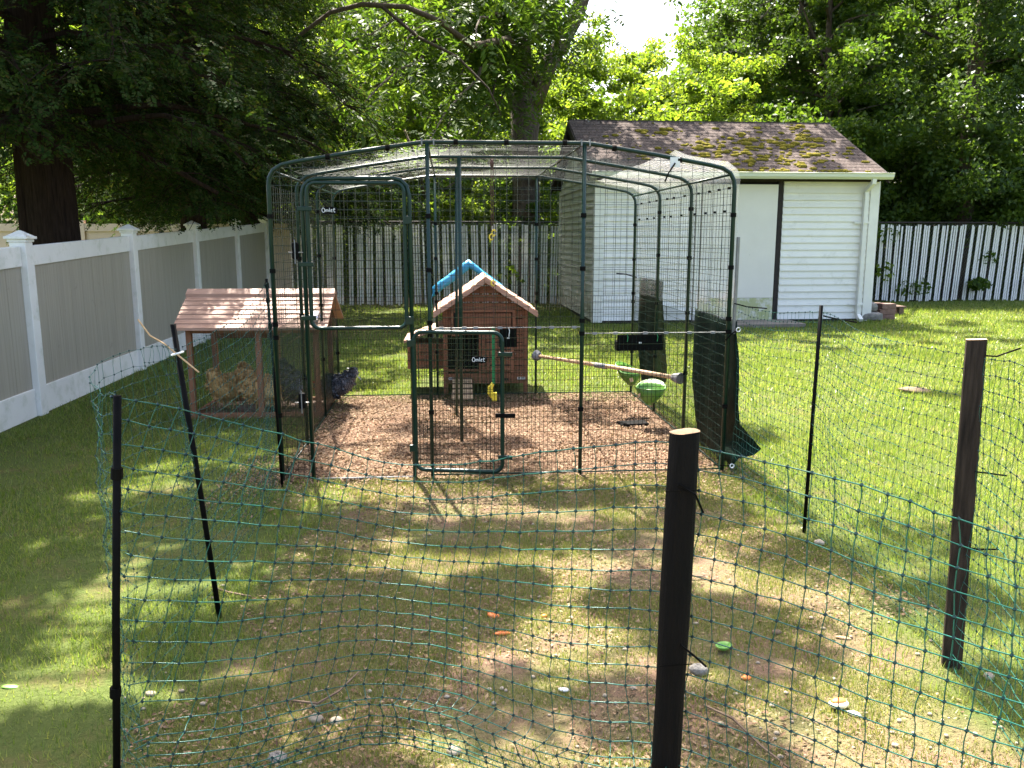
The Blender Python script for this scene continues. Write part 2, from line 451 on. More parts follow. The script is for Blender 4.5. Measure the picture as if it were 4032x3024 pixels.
def in_pen(x, y, w=0.0):
    wob = (vnoise(x, y, 2.2, 5) - 0.5) * 0.7
    return (x + wob > -1.12 + w) & (x + wob < 1.5 - w) & (y + wob < 5.15)
def in_solid(x, y):
    sh = (x > 1.2) & (x < 6.5) & (y > 14.5 + (x - 1.4) * 0.09) & (y < 19)
    coop = (x > -0.95) & (x < 0.2) & (y > 7.85) & (y < 8.9)
    slab = (x > 3.0) & (x < 4.9) & (y > 14.0) & (y < 14.8)
    return sh | coop | slab
def blades(x, y, h, w, rg, lean=0.5):
    n = len(x)
    a = rg.random(n) * 2 * math.pi
    la = rg.random(n) * 2 * math.pi
    ll = rg.random(n) * lean
    V = np.empty((n, 3, 3))
    V[:, 0] = np.stack([x - np.cos(a) * w / 2, y - np.sin(a) * w / 2, np.zeros(n) - 0.003], 1)
    V[:, 1] = np.stack([x + np.cos(a) * w / 2, y + np.sin(a) * w / 2, np.zeros(n) - 0.003], 1)
    V[:, 2] = np.stack([x + np.cos(la) * ll * h, y + np.sin(la) * ll * h, h * np.sqrt(1 - np.minimum(ll, .95) ** 2)], 1)
    return V.reshape(-1, 3), np.arange(3 * n).reshape(n, 3)
rg = np.random.default_rng(11)
parts = []
for (y0, y1, dens, hh, ww) in ((1.2, 4.0, 9000, 0.032, 0.0036), (4.0, 7.0, 5200, 0.038, 0.0055), (7.0, 11.0, 2400, 0.042, 0.009), (11.0, 20.0, 900, 0.05, 0.015)):
    xl, xr = -0.64 * y1 - 0.3, 0.64 * y1 + 0.3
    n = int((xr - xl) * (y1 - y0) * dens)
    x = xl + (xr - xl) * rg.random(n); y = y0 + (y1 - y0) * rg.random(n)
    keep = (np.abs(x) < 0.63 * y + 0.35) & ~in_run(x, y, 0.03) & ~in_pen(x, y) & ~in_solid(x, y)
    keep &= (x > -4.0 - 0.098 * (y - 7)) & (y < 18.35 + 0.09 * (x + 4.9))
    d = vnoise(x, y, 1.3, 3) * 0.6 + vnoise(x, y, 5.0, 4) * 0.4
    keep &= rg.random(n) < np.clip(0.35 + 1.3 * d, 0, 1)
    # thinner, mossier turf on the shaded left side
    keep &= ~((x < -1.2) & (vnoise(x, y, 2.0, 9) < 0.3) & (rg.random(n) < 0.7))
    x, y = x[keep], y[keep]
    tall = 0.6 + 0.9 * vnoise(x, y, 2.1, 8)
    lush = np.where(x > 1.0, 1.0, 0.75) * (1 + 0.8 * np.exp(-((x + 1.25) / 0.18) ** 2) * (y < 5))
    parts.append(blades(x, y, hh * tall * lush * (0.6 + 0.8 * rg.random(len(x))), ww * (0.7 + 0.6 * rg.random(len(x))), rg, 0.9))
put('lawn_grass', np_mesh('lawn_grass', *join_np(parts), 'grass_blades'), kind='stuff', label='lush sunlit lawn grass outside the netting', cat='grass')

n = 460000
x = -1.9 + 3.9 * rg.random(n); y = 1.2 + 4.2 * rg.random(n)
keep = in_pen(x, y, -0.05) & ~in_run(x, y, 0.02)
d = vnoise(x, y, 1.6, 21) * 0.55 + vnoise(x, y, 5.5, 22) * 0.45
keep &= (rg.random(n) < np.clip((d - 0.3) * 3.4, 0.06, 1)) & (y > 1.2)
x, y = x[keep], y[keep]
put('worn_grass', np_mesh('worn_grass', *blades(x, y, 0.02 * (0.5 + 1.0 * rg.random(len(x))), 0.0032 * (0.7 + 0.7 * rg.random(len(x))), rg, 0.97), 'thin_grass'),
    kind='stuff', label='short thin grass worn down inside the netting', cat='grass')

def litter(x, y, size, rg, asp=0.4, tilt=0.35, z=0.006):
    n = len(x)
    a = rg.random(n) * 2 * math.pi
    T = np.stack([np.cos(a), np.sin(a), tilt * rg.normal(size=n)], 1)
    B = np.stack([-np.sin(a), np.cos(a), tilt * rg.normal(size=n)], 1)
    C = np.stack([x, y, z + 0.006 * rg.random(n)], 1)
    s = (size * (0.4 + 1.0 * rg.random(n)))[:, None]
    V = np.empty((n, 4, 3))
    V[:, 0] = C - T * s / 2; V[:, 1] = C + B * s * asp / 2; V[:, 2] = C + T * s / 2; V[:, 3] = C - B * s * asp / 2
    return V.reshape(-1, 3), np.arange(4 * n).reshape(n, 4)
n = 95000
x = -1.8 + 3.5 * rg.random(n); y = 4.3 + 3.9 * rg.random(n)
u_, v_ = run_local(x, y)
keep = in_run(x, y, 0.05) | (in_run(x, y, 0.7) & (y < 5.6) & (rg.random(n) < 0.75 * np.exp(-np.maximum(0, -v_) / 0.28) * (0.3 + vnoise(x, y, 3, 44))))
x, y = x[keep], y[keep]
put('wood_chips', np_mesh('wood_chips', *litter(x, y, 0.024, rg), 'chips'), kind='stuff', label='brown wood chips covering the floor of the run', cat='wood chips')
n = 12000
x = -1.3 + 3.0 * rg.random(n); y = 1.2 + 4.0 * rg.random(n)
keep = in_pen(x, y) & (vnoise(x, y, 2.2, 31) + 0.25 * rg.random(n) > 0.5)
x, y = x[keep], y[keep]
_n = 30000
_x = -1.4 + 3.2 * rg.random(_n); _y = 1.2 + 4.2 * rg.random(_n)
_k = in_pen(_x, _y) & ~in_run(_x, _y) & (vnoise(_x, _y, 2.6, 33) + 0.3 * rg.random(_n) > 0.55)
put('bark_bits', np_mesh('bark_bits', *litter(_x[_k], _y[_k], 0.017, rg, 0.45), 'chips'), kind='stuff', label='brown bark bits mixed into the worn grass', cat='litter')
put('straw_litter', np_mesh('straw_litter', *litter(x, y, 0.015, rg, 0.3, 0.4, 0.006), 'straw'), kind='stuff', label='straw bits and dry leaf scraps scattered over the worn grass', cat='litter')

# ------------------------------------------------------------------ trees
def limb_pts(p0, az, L, rise, rg, k=7, droop=0.0):
    pts = [Vector(p0)]
    d = Vector((math.cos(az), math.sin(az), rise)).normalized()
    for i in range(k):
        d = (d + Vector(rg.normal(size=3) * 0.13) + Vector((0, 0, -droop * (i + 1) / k))).normalized()
        pts.append(pts[-1] + d * (L / k))
    return pts
def tree_meshes(name, seed, H, base, R_, tr, n_limb, clump_n, leaf, mat, bark, clump_r=0.55, up=0.8, curve=0.25, low=0.35):
    rg = np.random.default_rng(seed)
    tp = [Vector((0, 0, -0.1))]
    for i in range(8):
        q = tp[-1] + Vector((rg.normal() * curve * 0.4, rg.normal() * curve * 0.4, H * 0.9 / 8))
        tp.append(q)
    tk = MB().tube(tp, [tr * (1.25 if i == 0 else 1.0 - 0.09 * i) for i in range(9)], 9)
    lb = MB(); C = []
    for i in range(n_limb):
        u = (i + 0.5) / n_limb
        z = base + (H * 0.88 - base) * u
        kk = min(7, int(z / (H * 0.9 / 8)))
        p0 = tp[kk].lerp(tp[kk + 1], z / (H * 0.9 / 8) - kk)
        prof = low + (1 - low) * math.sin(math.pi * (0.18 + 0.72 * u))
        L = R_ * prof * (0.75 + 0.5 * rg.random())
        pts = limb_pts(p0, i * 2.4 + rg.random() * 0.8, L, 0.25 + 0.6 * u, rg, 6, 0.25)
        lb.tube(pts, [tr * 0.28 * (1 - 0.13 * j) for j in range(7)], 4, False)
        for q in pts[2:]:
            C.append(np.array(q) + rg.normal(size=3) * 0.25)
            if rg.random() < 0.7: C.append(np.array(q) + rg.normal(size=3) * 0.55)
    for k in range(max(3, n_limb // 3)): C.append(np.array(tp[-1]) + rg.normal(size=3) * 0.6)
    C = np.array(C)
    parts = []
    for c in C:
        r_ = clump_r * (0.6 + 0.9 * rg.random())
        n = int(clump_n * (0.5 + rg.random()))
        P = unit(rg.normal(size=(n, 3))) * (rg.random((n, 1)) ** 0.45) * np.array([r_, r_, r_ * 0.55]) + c
        parts.append(leaf_quads(P, leaf, rg, up))
    cr = np_mesh(name + '_crown', *join_np(parts), mat)
    return tk.mesh('trunk', bark, True), lb.mesh('limbs', bark), cr
def place_tree(ms, name, label, loc, rz=0.0, sc=1.0, group=None, cat='tree'):
    r = thing(name, label, cat, loc, rz, group)
    r.scale = (sc, sc, sc)
    put('trunk', ms[0], r)
    put('branches', ms[1], r)
    put('crown', ms[2], r)
    return r
VA = tree_meshes('tree_a', 1, 10.5, 1.5, 3.2, 0.16, 26, 150, 0.15, 'leaf_bright', 'bark')
VB = tree_meshes('tree_b', 2, 12.5, 2.2, 3.4, 0.20, 28, 150, 0.15, 'leaf_mid', 'bark')
VC = tree_meshes('tree_c', 3, 13.0, 1.6, 3.8, 0.21, 30, 170, 0.14, 'leaf_deep', 'bark', 0.6)
VD = tree_meshes('tree_d', 4, 4.2, 0.3, 1.5, 0.05, 16, 130, 0.13, 'leaf_bright', 'bark', 0.38, low=0.8)
VE = tree_meshes('tree_e', 5, 4.4, 0.3, 1.7, 0.05, 16, 140, 0.12, 'leaf_mid', 'bark', 0.4, low=0.8)
GW = 'trees of the wood behind the slatted fence'
wood = [
    # variant, x, y, rz, scale, label
    (VB, -10.5, 31, 0.3, 1.0, 'leafy green tree far left behind the cedars'),
    (VA, -7.2, 29.5, 1.3, 1.0, 'bright green tree seen through the gaps of the cedars'),
    (VC, -3.6, 28.5, 2.2, 0.95, 'tall dark leafy tree left of the forked trunk'),
    (VA, -2.2, 24.0, 4.0, 0.78, 'yellow green tree just left of the forked trunk behind the slatted fence'),
    (VA, 2.4, 29.5, 0.6, 0.78, 'sunlit yellow green tree below the patch of white sky'),
    (VA, 4.6, 31.0, 2.9, 0.78, 'pale sunlit tree right below the patch of white sky'),
    (VB, 8.4, 29.5, 1.9, 0.92, 'green tree behind the middle of the mossy shed roof'),
    (VA, 5.4, 23.6, 5.0, 0.62, 'bright young tree rising right behind the mossy roof ridge'),
    (VC, 9.2, 27.0, 0.2, 1.0, 'dark green tree behind the right end of the mossy roof'),
    (VB, 8.6, 23.2, 3.3, 0.8, 'leafy tree at the right end of the shed roof'),
    (VC, 12.6, 25.4, 2.5, 1.0, 'tall shaded tree at the upper right of the photo'),
    (VC, 15.6, 23.0, 4.4, 0.95, 'dark leafy tree at the right edge of the photo'),
    (VB, -12.4, 28.0, 5.4, 1.05, 'leafy tree at the far left edge behind the neighbour fence'),
    (VB, 13.8, 30.5, 1.1, 1.1, 'deepest tall tree at the upper right beyond the shaded trees'),
    (VC, -0.6, 33.0, 3.7, 0.7, 'dark tree directly behind the forked trunk'),
    (VB, -6.6, 33.0, 2.0, 1.15, 'deep wood tree high above the slatted fence on the left'),
]
for v_, x_, y_, rz_, sc_, lab_ in wood:
    place_tree(v_, 'wood_tree', lab_, (x_, y_, 0), rz_, sc_, GW)
GB = 'bushes along the back of the slatted fence'
bush = [
    (VD, -3.9, 20.4, 0.2, 0.75, 'bright green bush above the left end of the slatted fence'),
    (VE, -2.4, 21.0, 1.2, 0.8, 'mid green bush behind the slatted fence left of the coop'),
    (VD, -1.3, 20.6, 2.1, 0.66, 'yellow green bush behind the slatted fence above the closed door'),
    (VE, 0.6, 20.6, 3.4, 0.78, 'dark green bush at the foot of the forked trunk'),
    (VD, 2.4, 22.6, 4.4, 1.05, 'sunny bush peeping over the left end of the shed roof'),
    (VD, 4.3, 22.0, 5.1, 1.1, 'sunny bush behind the left half of the shed ridge'),
    (VE, 6.9, 21.8, 0.9, 1.0, 'green bush behind the right half of the shed ridge'),
    (VE, 8.0, 21.2, 2.8, 0.95, 'green bush at the right end of the shed above the slatted fence'),
    (VE, 9.9, 21.6, 4.9, 0.95, 'leafy bush left of the dark trunk behind the right fence'),
    (VE, 12.0, 21.4, 0.1, 0.9, 'leafy bush right of the dark trunk behind the right fence'),
    (VE, 13.8, 22.0, 1.7, 1.0, 'leafy bush at the right edge of the photo above the slatted fence'),
    (VD, -7.4, 21.5, 3.0, 1.1, 'bright bush behind the neighbour fence under the cedars'),
    (VD, -5.6, 23.4, 0.7, 1.5, 'tall bright bush showing through the cedar boughs above the fence end'),
    (VD, -8.6, 23.8, 2.2, 1.5, 'tall bright bush glowing between the thick cedar trunk and the middle cedar'),
    (VD, -11.0, 23.0, 4.1, 1.4, 'tall bright bush right behind the thick cedar trunk at the left edge'),
    (VE, -9.6, 20.5, 4.0, 1.1, 'green bush behind the neighbour fence at the left edge'),
]
for v_, x_, y_, rz_, sc_, lab_ in bush:
    place_tree(v_, 'bush', lab_, (x_, y_, 0), rz_, sc_, GB, 'bush')

# big forked tree with drooping compound leaves
rg = np.random.default_rng(31)
r = thing('forked_tree', 'big tree with thick grey trunk forking above the run and drooping compound leaves', 'tree', (0.33, 20.3, 0))
MB().tube([(0, 0, -0.1), (0.02, 0, 1.2), (0.0, 0, 2.6), (-0.03, 0, 3.8), (0.02, 0, 4.8)], [0.46, 0.36, 0.32, 0.31, 0.4], 14).build('trunk', 'bark_grey', r, True)
MB().tube([(0.12, -0.1, 4.5), (0.5, 0, 5.4), (1.15, 0.1, 6.5), (1.7, 0.2, 8.2), (2.0, 0.3, 10)], [0.26, 0.19, 0.18, 0.15, 0.1], 10).build('limb', 'bark_grey', r, True)
MB().tube([(-0.1, 0, 4.4), (-0.5, 0.1, 5.6), (-1.0, 0.1, 7.2), (-1.3, 0.3, 9.4)], [0.26, 0.2, 0.17, 0.1], 10).build('limb', 'bark_grey', r, True)
MB().tube([(-0.02, -0.1, 4.6), (-0.1, -0.3, 6.2), (0.1, -0.6, 9.0)], [0.2, 0.17, 0.09], 10).build('limb', 'bark_grey', r, True)
br = MB(); FC, FD = [], []
MB().tube([(0.0, -0.2, 5.4), (-0.4, -3.6, 5.2), (-1.0, -5.6, 4.65), (-1.5, -6.2, 4.9), (-2.0, -6.3, 5.08), (-2.7, -6.3, 5.12), (-3.2, -6.3, 5.0), (-3.7, -6.2, 4.7), (-4.2, -6.2, 4.2)], [0.09, 0.07, 0.05, 0.045, 0.042, 0.04, 0.036, 0.03, 0.015], 7).build('limb', 'bark', r, True)
MB().tube([(-2.4, -6.3, 5.1), (-1.8, -6.4, 4.6), (-1.2, -6.5, 4.3), (-0.7, -6.6, 3.8), (-0.5, -6.6, 3.4)], [0.03, 0.026, 0.022, 0.016, 0.008], 6).build('limb', 'bark', r, True)
tips = [(-4.3, -7.0, 3.6), (-3.4, -6.0, 4.4), (-3.9, -5.0, 3.2), (-2.6, -7.2, 3.4), (-2.3, -5.4, 4.6), (-1.6, -6.6, 3.0), (-1.4, -4.4, 4.2), (-0.9, -6.0, 4.6), (-1.0, -4.0, 3.4),
        (-0.2, -5.4, 5.4), (0.3, -3.6, 5.2), (0.75, -3.0, 5.6), (-3.0, -4.0, 5.6), (-4.6, -5.0, 5.4), (-2.0, -3.4, 6.0), (0.5, -4.6, 5.8), (-1.1, -2.6, 5.2), (-1.2, -3.0, 2.9),
        (-2.9, -2.6, 4.4), (-3.6, -3.0, 3.6), (-4.6, -3.4, 4.4), (0.9, -2.0, 5.0), (-1.9, -2.0, 3.3), (-2.4, -6.2, 5.9), (0.1, -6.4, 6.4)]
for tx, ty, tz in tips:
    s0 = Vector((-0.1 + 0.1 * tx, -0.1, 5.0 + 0.25 * tz))
    e = Vector((tx, ty, tz))
    mid = s0.lerp(e, 0.5) + Vector((rg.normal() * 0.3, rg.normal() * 0.3, 0.9))
    pts = [(s0 * (1 - u) ** 2 + mid * 2 * u * (1 - u) + e * u * u) + Vector(rg.normal(size=3) * 0.05) for u in [k / 9 for k in range(10)]]
    br.tube(pts, [0.055 * (1 - 0.09 * k) for k in range(10)], 5, False)
    for k in range(3, 10):
        P = pts[k]
        for q in range(10):
            c = np.array(P) + rg.normal(size=3) * np.array([0.42, 0.42, 0.3])
            FC.append(c); FD.append(np.array([rg.normal() * 0.8, rg.normal() * 0.8 - 0.3, -0.25]))
FC, FD = np.array(FC), np.array(FD)
br.build('branches', 'bark_grey', r)
put('crown', np_mesh('frond_crown', *fronds(FC, FD, 0.46, 0.14, 7, rg, 0.55), 'leaf_mid'), r)
# its top, high over the picture
C = []
for k in range(62):
    c = np.array([rg.normal() * 2.2 - 0.6, rg.normal() * 1.8, 9.5 + rg.normal() * 1.6])
    n = 170; P = unit(rg.normal(size=(n, 3))) * rg.random((n, 1)) ** 0.45 * np.array([0.7, 0.7, 0.4]) + c
    C.append(leaf_quads(P, 0.16, rg, 0.8))
put('crown', np_mesh('forked_top', *join_np(C), 'leaf_mid'), r)

# cedars leaning over the vinyl fence
def cedar_meshes(seed, trunk_r, H, n_br, R_, low, right_bias=0.0, dens=1.0, cut=1.7):
    rg = np.random.default_rng(seed)
    tk = MB()
    tk.tube([(0, 0, -0.1), (0.03, 0, 1.5), (-0.02, 0, 3.2), (0.05, 0.05, 5.5), (0, 0, H)], [trunk_r * 1.15, trunk_r, trunk_r * 0.9, trunk_r * 0.6, 0.03], 12)
    for k in range(5):   # fluted bark ridges
        a = k * 1.25 + 0.4
        tk.tube([(math.cos(a) * trunk_r * q, math.sin(a) * trunk_r * q, z) for q, z in ((1.0, -0.1), (0.86, 1.2), (0.8, 2.6), (0.6, 3.8))], [trunk_r * 0.34, trunk_r * 0.26, trunk_r * 0.22, trunk_r * 0.1], 6)
    br = MB(); SP, SD = [], []
    for i in range(n_br):
        u = (i + 0.5) / n_br
        z = low + (H - 0.4 - low) * u ** 1.6
        az = i * 2.399 + rg.random() * 0.5
        L = R_ * (1.0 - 0.62 * u) * (0.7 + 0.5 * rg.random()) * (1 + right_bias * math.cos(az))
        pts = limb_pts((0, 0, z), az, L, 0.28, rg, 8, 0.28)
        kz = next((j for j in range(3, 9) if pts[j].z < cut), 9)
        br.tube(pts[:kz], [trunk_r * 0.17 * (1 - 0.11 * j) for j in range(kz)], 5, False)
        for j in range(1, kz):
            for q in range(3):
                sa = az + rg.normal() * 0.9
                tw = limb_pts(pts[j], sa, 0.55 + 0.4 * rg.random(), -0.1, rg, 3, 0.4)
                if tw[-1].z < cut: continue
                br.tube(tw, [0.011, 0.008, 0.006, 0.003], 3, False)
                for w in tw[1:]:
                    for e in range(int(5 * dens)):
                        SP.append(np.array(w) + rg.normal(size=3) * 0.09); SD.append(np.array([math.cos(sa), math.sin(sa), -0.35]) + rg.normal(size=3) * 0.55)
    SP, SD = np.array(SP), np.array(SD)
    kp = (rg.random(len(SP)) < 0.85) & (SP[:, 2] > cut + 0.35 * rg.random(len(SP))); SP, SD = SP[kp], SD[kp]
    V, F = fronds(SP, SD, 0.14, 0.036, 6, rg, 0.3, 0.32)
    return tk.mesh('trunk', 'cedar_bark', True), br.mesh('branches', 'cedar_bark'), np_mesh('cedar_crown', V, F, 'leaf_cedar')
CA = cedar_meshes(41, 0.30, 11.5, 70, 3.3, 2.5, 0.12, 1.25, 2.0)
CB = cedar_meshes(42, 0.16, 10.5, 58, 3.0, 2.0, 0.1, 1.25, 1.42)
place_tree(CA, 'cedar', 'dark cedar with the thick fluted trunk behind the white fence at the left edge', (-5.25, 9.6, 0), 0.0, 1.0, 'cedars over the white fence')
place_tree(CB, 'cedar', 'dark cedar with a slim trunk at the far end of the white fence', (-5.35, 17.3, 0), 0.9, 1.0, 'cedars over the white fence')
place_tree(CB, 'cedar', 'dark cedar in the middle with boughs hanging over the white fence rail', (-4.8, 12.8, 0), 2.6, 1.08, 'cedars over the white fence')

# trunk on the right with vines, and slim trunks
r = thing('vine_tree', 'dark trunk wrapped in leafy vines behind the right fence', 'tree', (11.1, 21.0, 0))
MB().tube([(0, 0, -0.1), (0.05, 0, 2), (0.0, 0, 5), (0.2, 0, 9)], [0.3, 0.23, 0.2, 0.14], 10).build('trunk', 'bark', r, True)
C = []
for k in range(95):
    a = rg.random() * 6.28; z = 2.7 + 7.3 * rg.random() ** 0.9
    rr_ = 0.4 + 2.2 * rg.random()
    c = np.array([math.cos(a) * rr_, math.sin(a) * rr_ * 0.6 - 0.9, z - 0.25 * rr_])
    n = 150; P = unit(rg.normal(size=(n, 3))) * rg.random((n, 1)) ** 0.45 * np.array([0.5, 0.5, 0.5]) + c
    C.append(leaf_quads(P, 0.12, rg, 0.7))
put('crown', np_mesh('vine_crown', *join_np(C), 'leaf_deep'), r)
for x_, y_, h_, lab_ in ((6.9, 24.6, 9, 'slim dark trunk rising behind the right half of the shed roof'), (8.9, 22.4, 8, 'slim bare trunk right of the shed roof'), (3.4, 25.0, 4.6, 'thin dead sapling with twisted bare twigs behind the shed ridge'), (-1.55, 20.2, 4.2, 'thin sapling stem behind the slatted fence near the middle of the run')):
    r = thing('bare_sapling', lab_, 'sapling', (x_, y_, 0), 0)
    q = MB(); q.tube(limb_pts((0, 0, -0.1), 0, h_, 9, rg, 9), [0.085 - 0.007 * j for j in range(10)], 6).build('trunk', 'bark', r, True)
    q = MB()
    for k in range(14): q.tube(limb_pts((0, 0, h_ * (0.35 + 0.04 * k)), rg.random() * 6.28, 1.5, 0.5, rg, 6, 0.2), [0.024 - 0.0035 * j for j in range(7)], 4, False)
    q.build('twigs', 'bark_grey', r)

# distant woods closing the view
C = []
for k in range(1500):
    x_ = rg.uniform(-32, 36); y_ = rg.uniform(36, 48)
    top = 15.0
    s_ = x_ / y_
    if 0.04 < s_ < 0.2: top = 0.2 + 0.2 * y_
    z_ = rg.uniform(0.3, top)
    n = 90; P = unit(rg.normal(size=(n, 3))) * rg.random((n, 1)) ** 0.45 * np.array([1.5, 1.5, 0.9]) + np.array([x_, y_, z_])
    C.append(leaf_quads(P, 0.36, rg, 0.8))
put('distant_woods', np_mesh('distant_woods', *join_np(C), 'leaf_mid'), kind='stuff', label='far woods filling the gaps between the nearer trees', cat='woods')
# woodland floor and shrub layer
C = []
for k in range(420):
    x_ = rg.uniform(-16, 18); y_ = rg.uniform(21.3, 27)
    n = 110; P = unit(rg.normal(size=(n, 3))) * rg.random((n, 1)) ** 0.45 * np.array([0.7, 0.6, 0.5]) + np.array([x_, y_, rg.uniform(0.2, 1.5)])
    C.append(leaf_quads(P, 0.15, rg, 0.8))
put('undergrowth', np_mesh('undergrowth', *join_np(C), 'leaf_deep'), kind='stuff', label='dark undergrowth along the foot of the wood', cat='undergrowth')

# tall tree standing left of the yard, out of the picture; its high boughs dapple the lawn
def high_boughs(name, label, base, boughs, seed, clump_n=230, leaf=0.10, start=4.0):
    rg = np.random.default_rng(seed)
    r = thing(name, label, 'tree', base)
    B = Vector(base)
    MB().tube([(0, 0, -0.1), (0.1, 0.1, 3), (0, 0.2, 6), (0.3, 0.2, 9)], [0.2, 0.18, 0.16, 0.12], 12).build('trunk', 'bark', r, True)
    br = MB(); C = []
    for (x, y, z, k) in boughs:
        e = Vector((x, y, z)) - B
        s0 = Vector((0.1, 0.2, start + 0.4 * (z - start)))
        pts = [s0.lerp(e, u) + Vector((0, 0, 0.8 * math.sin(math.pi * u))) for u in [i / 7 for i in range(8)]]
        br.tube(pts, [0.05 * (1 - 0.11 * i) for i in range(8)], 5, False)
        for i in range(k):
            c = np.array(e) + rg.normal(size=3) * np.array([0.75, 0.75, 0.3])
            rr_ = 0.16 + 0.26 * rg.random()
            n = int(clump_n * (0.5 + rg.random()))
            P = unit(rg.normal(size=(n, 3))) * rg.random((n, 1)) ** 0.45 * np.array([rr_, rr_, rr_ * 0.5]) + c
            C.append(leaf_quads(P, leaf, rg, 1.4))
    br.build('branches', 'bark', r)
    put('crown', np_mesh(name + '_crown', *join_np(C), 'leaf_mid'), r)
    return r
def over(X, Y, z, k=3): return (X - 0.155 * z, Y + 0.508 * z, z, k)
left_b = [over(-2.6, 2.6, 7, 4), over(-3.4, 3.8, 7.5, 4), over(-2.4, 4.3, 6.5, 3), over(-3.2, 5.4, 7, 4), over(-2.5, 6.3, 8, 3), over(-3.6, 7.2, 7, 3), over(-1.9, 3.4, 8, 2),
          over(-0.5, 1.9, 7, 3), over(0.1, 2.9, 6.5, 2), over(-0.9, 3.0, 7.2, 2), over(-0.2, 3.7, 7.5, 2), over(-1.4, 4.5, 7, 2), over(0.6, 2.3, 8, 3), over(0.5, 4.2, 7.5, 2),
          over(-2.2, 8.2, 8, 3), over(-3.4, 9.5, 8, 4), over(-1.9, 10.8, 8, 3), over(-3.0, 12.5, 8.5, 4), over(-1.0, 6.0, 8.5, 1), over(-1.2, 12.4, 8.5, 3), over(0.3, 11.2, 8.5, 2)]
left_b = [(a_, b_, c_, k_ + 2) for a_, b_, c_, k_ in left_b]
# lower, crisper boughs over the near lawn
left_b += [over(-1.7, 2.3, 5, 5), over(-2.1, 3.0, 5.4, 5), over(-1.5, 1.7, 5, 2), over(-2.3, 1.9, 5, 3), over(-2.6, 3.6, 5.5, 5), over(-1.8, 3.9, 5.5, 4), over(-3.0, 4.7, 6, 4), 
           over(-0.6, 2.5, 5, 3), over(0.2, 2.1, 5, 3), over(-0.2, 3.3, 5.2, 3), over(-0.8, 3.9, 5.5, 3), over(0.5, 3.3, 5.5, 2), over(-0.9, 6.1, 6, 3), over(0.2, 6.9, 6.5, 3), over(-0.4, 5.3, 6, 2), over(0.9, 6.0, 6.5, 2)]
high_boughs('shade_tree', 'tall tree left of the yard whose high boughs dapple the lawn', (-8.2, 5.4, 0), left_b, 51)
right_b = [over(1.3, 2.0, 7, 3), over(2.0, 1.8, 7.5, 4), over(1.0, 3.2, 7, 2), over(1.6, 3.4, 8, 1), over(1.5, 1.7, 6.5, 4), over(1.9, 2.4, 6.5, 3), over(2.4, 3.2, 7, 2), over(0.9, 1.6, 8, 3), over(2.8, 2.5, 7, 3), over(6.5, 9.6, 8.5, 4), over(7.5, 9.0, 8, 3),
           over(4.4, 12.2, 9, 5), over(5.6, 12.6, 9, 5), over(6.8, 12.2, 9, 5), over(8.0, 11.8, 9, 4), over(3.2, 12.6, 9, 4), over(5.0, 13.6, 9.5, 3), over(8.6, 14.8, 9.5, 3), over(2.0, 13.4, 9, 3), over(4.0, 7.4, 8.5, 1),
           over(1.2, 13.8 - 4 * 0.5, 9.5, 2)]
high_boughs('shade_tree', 'tall tree right of the yard whose high boughs shade the lawn before the shed', (10.5, 7.5, 0), right_b, 52)
# boughs that dapple the shed roof
def roof_over(X, Y, z, h, k): return (X - 0.155 * (h), Y + 0.508 * h, z + h, k)
roof_b = [roof_over(1.9, 15.3, 3, 7, 4), roof_over(2.8, 15.8, 3.2, 7, 4), roof_over(3.5, 14.8, 2.8, 7, 3), roof_over(2.2, 16.4, 3.6, 7, 3), roof_over(4.6, 15.3, 3, 7, 2), roof_over(5.8, 15.4, 3, 7, 4), roof_over(6.2, 16.6, 3.6, 7, 3),
          roof_over(1.2, 14.2, 1.5, 8, 3), roof_over(5.2, 16.6, 3.6, 7, 2)]
high_boughs('shade_tree', 'tall tree beyond the shed whose boughs hang high over its roof', (8.4, 26.0, 0), roof_b, 53, start=9.6)

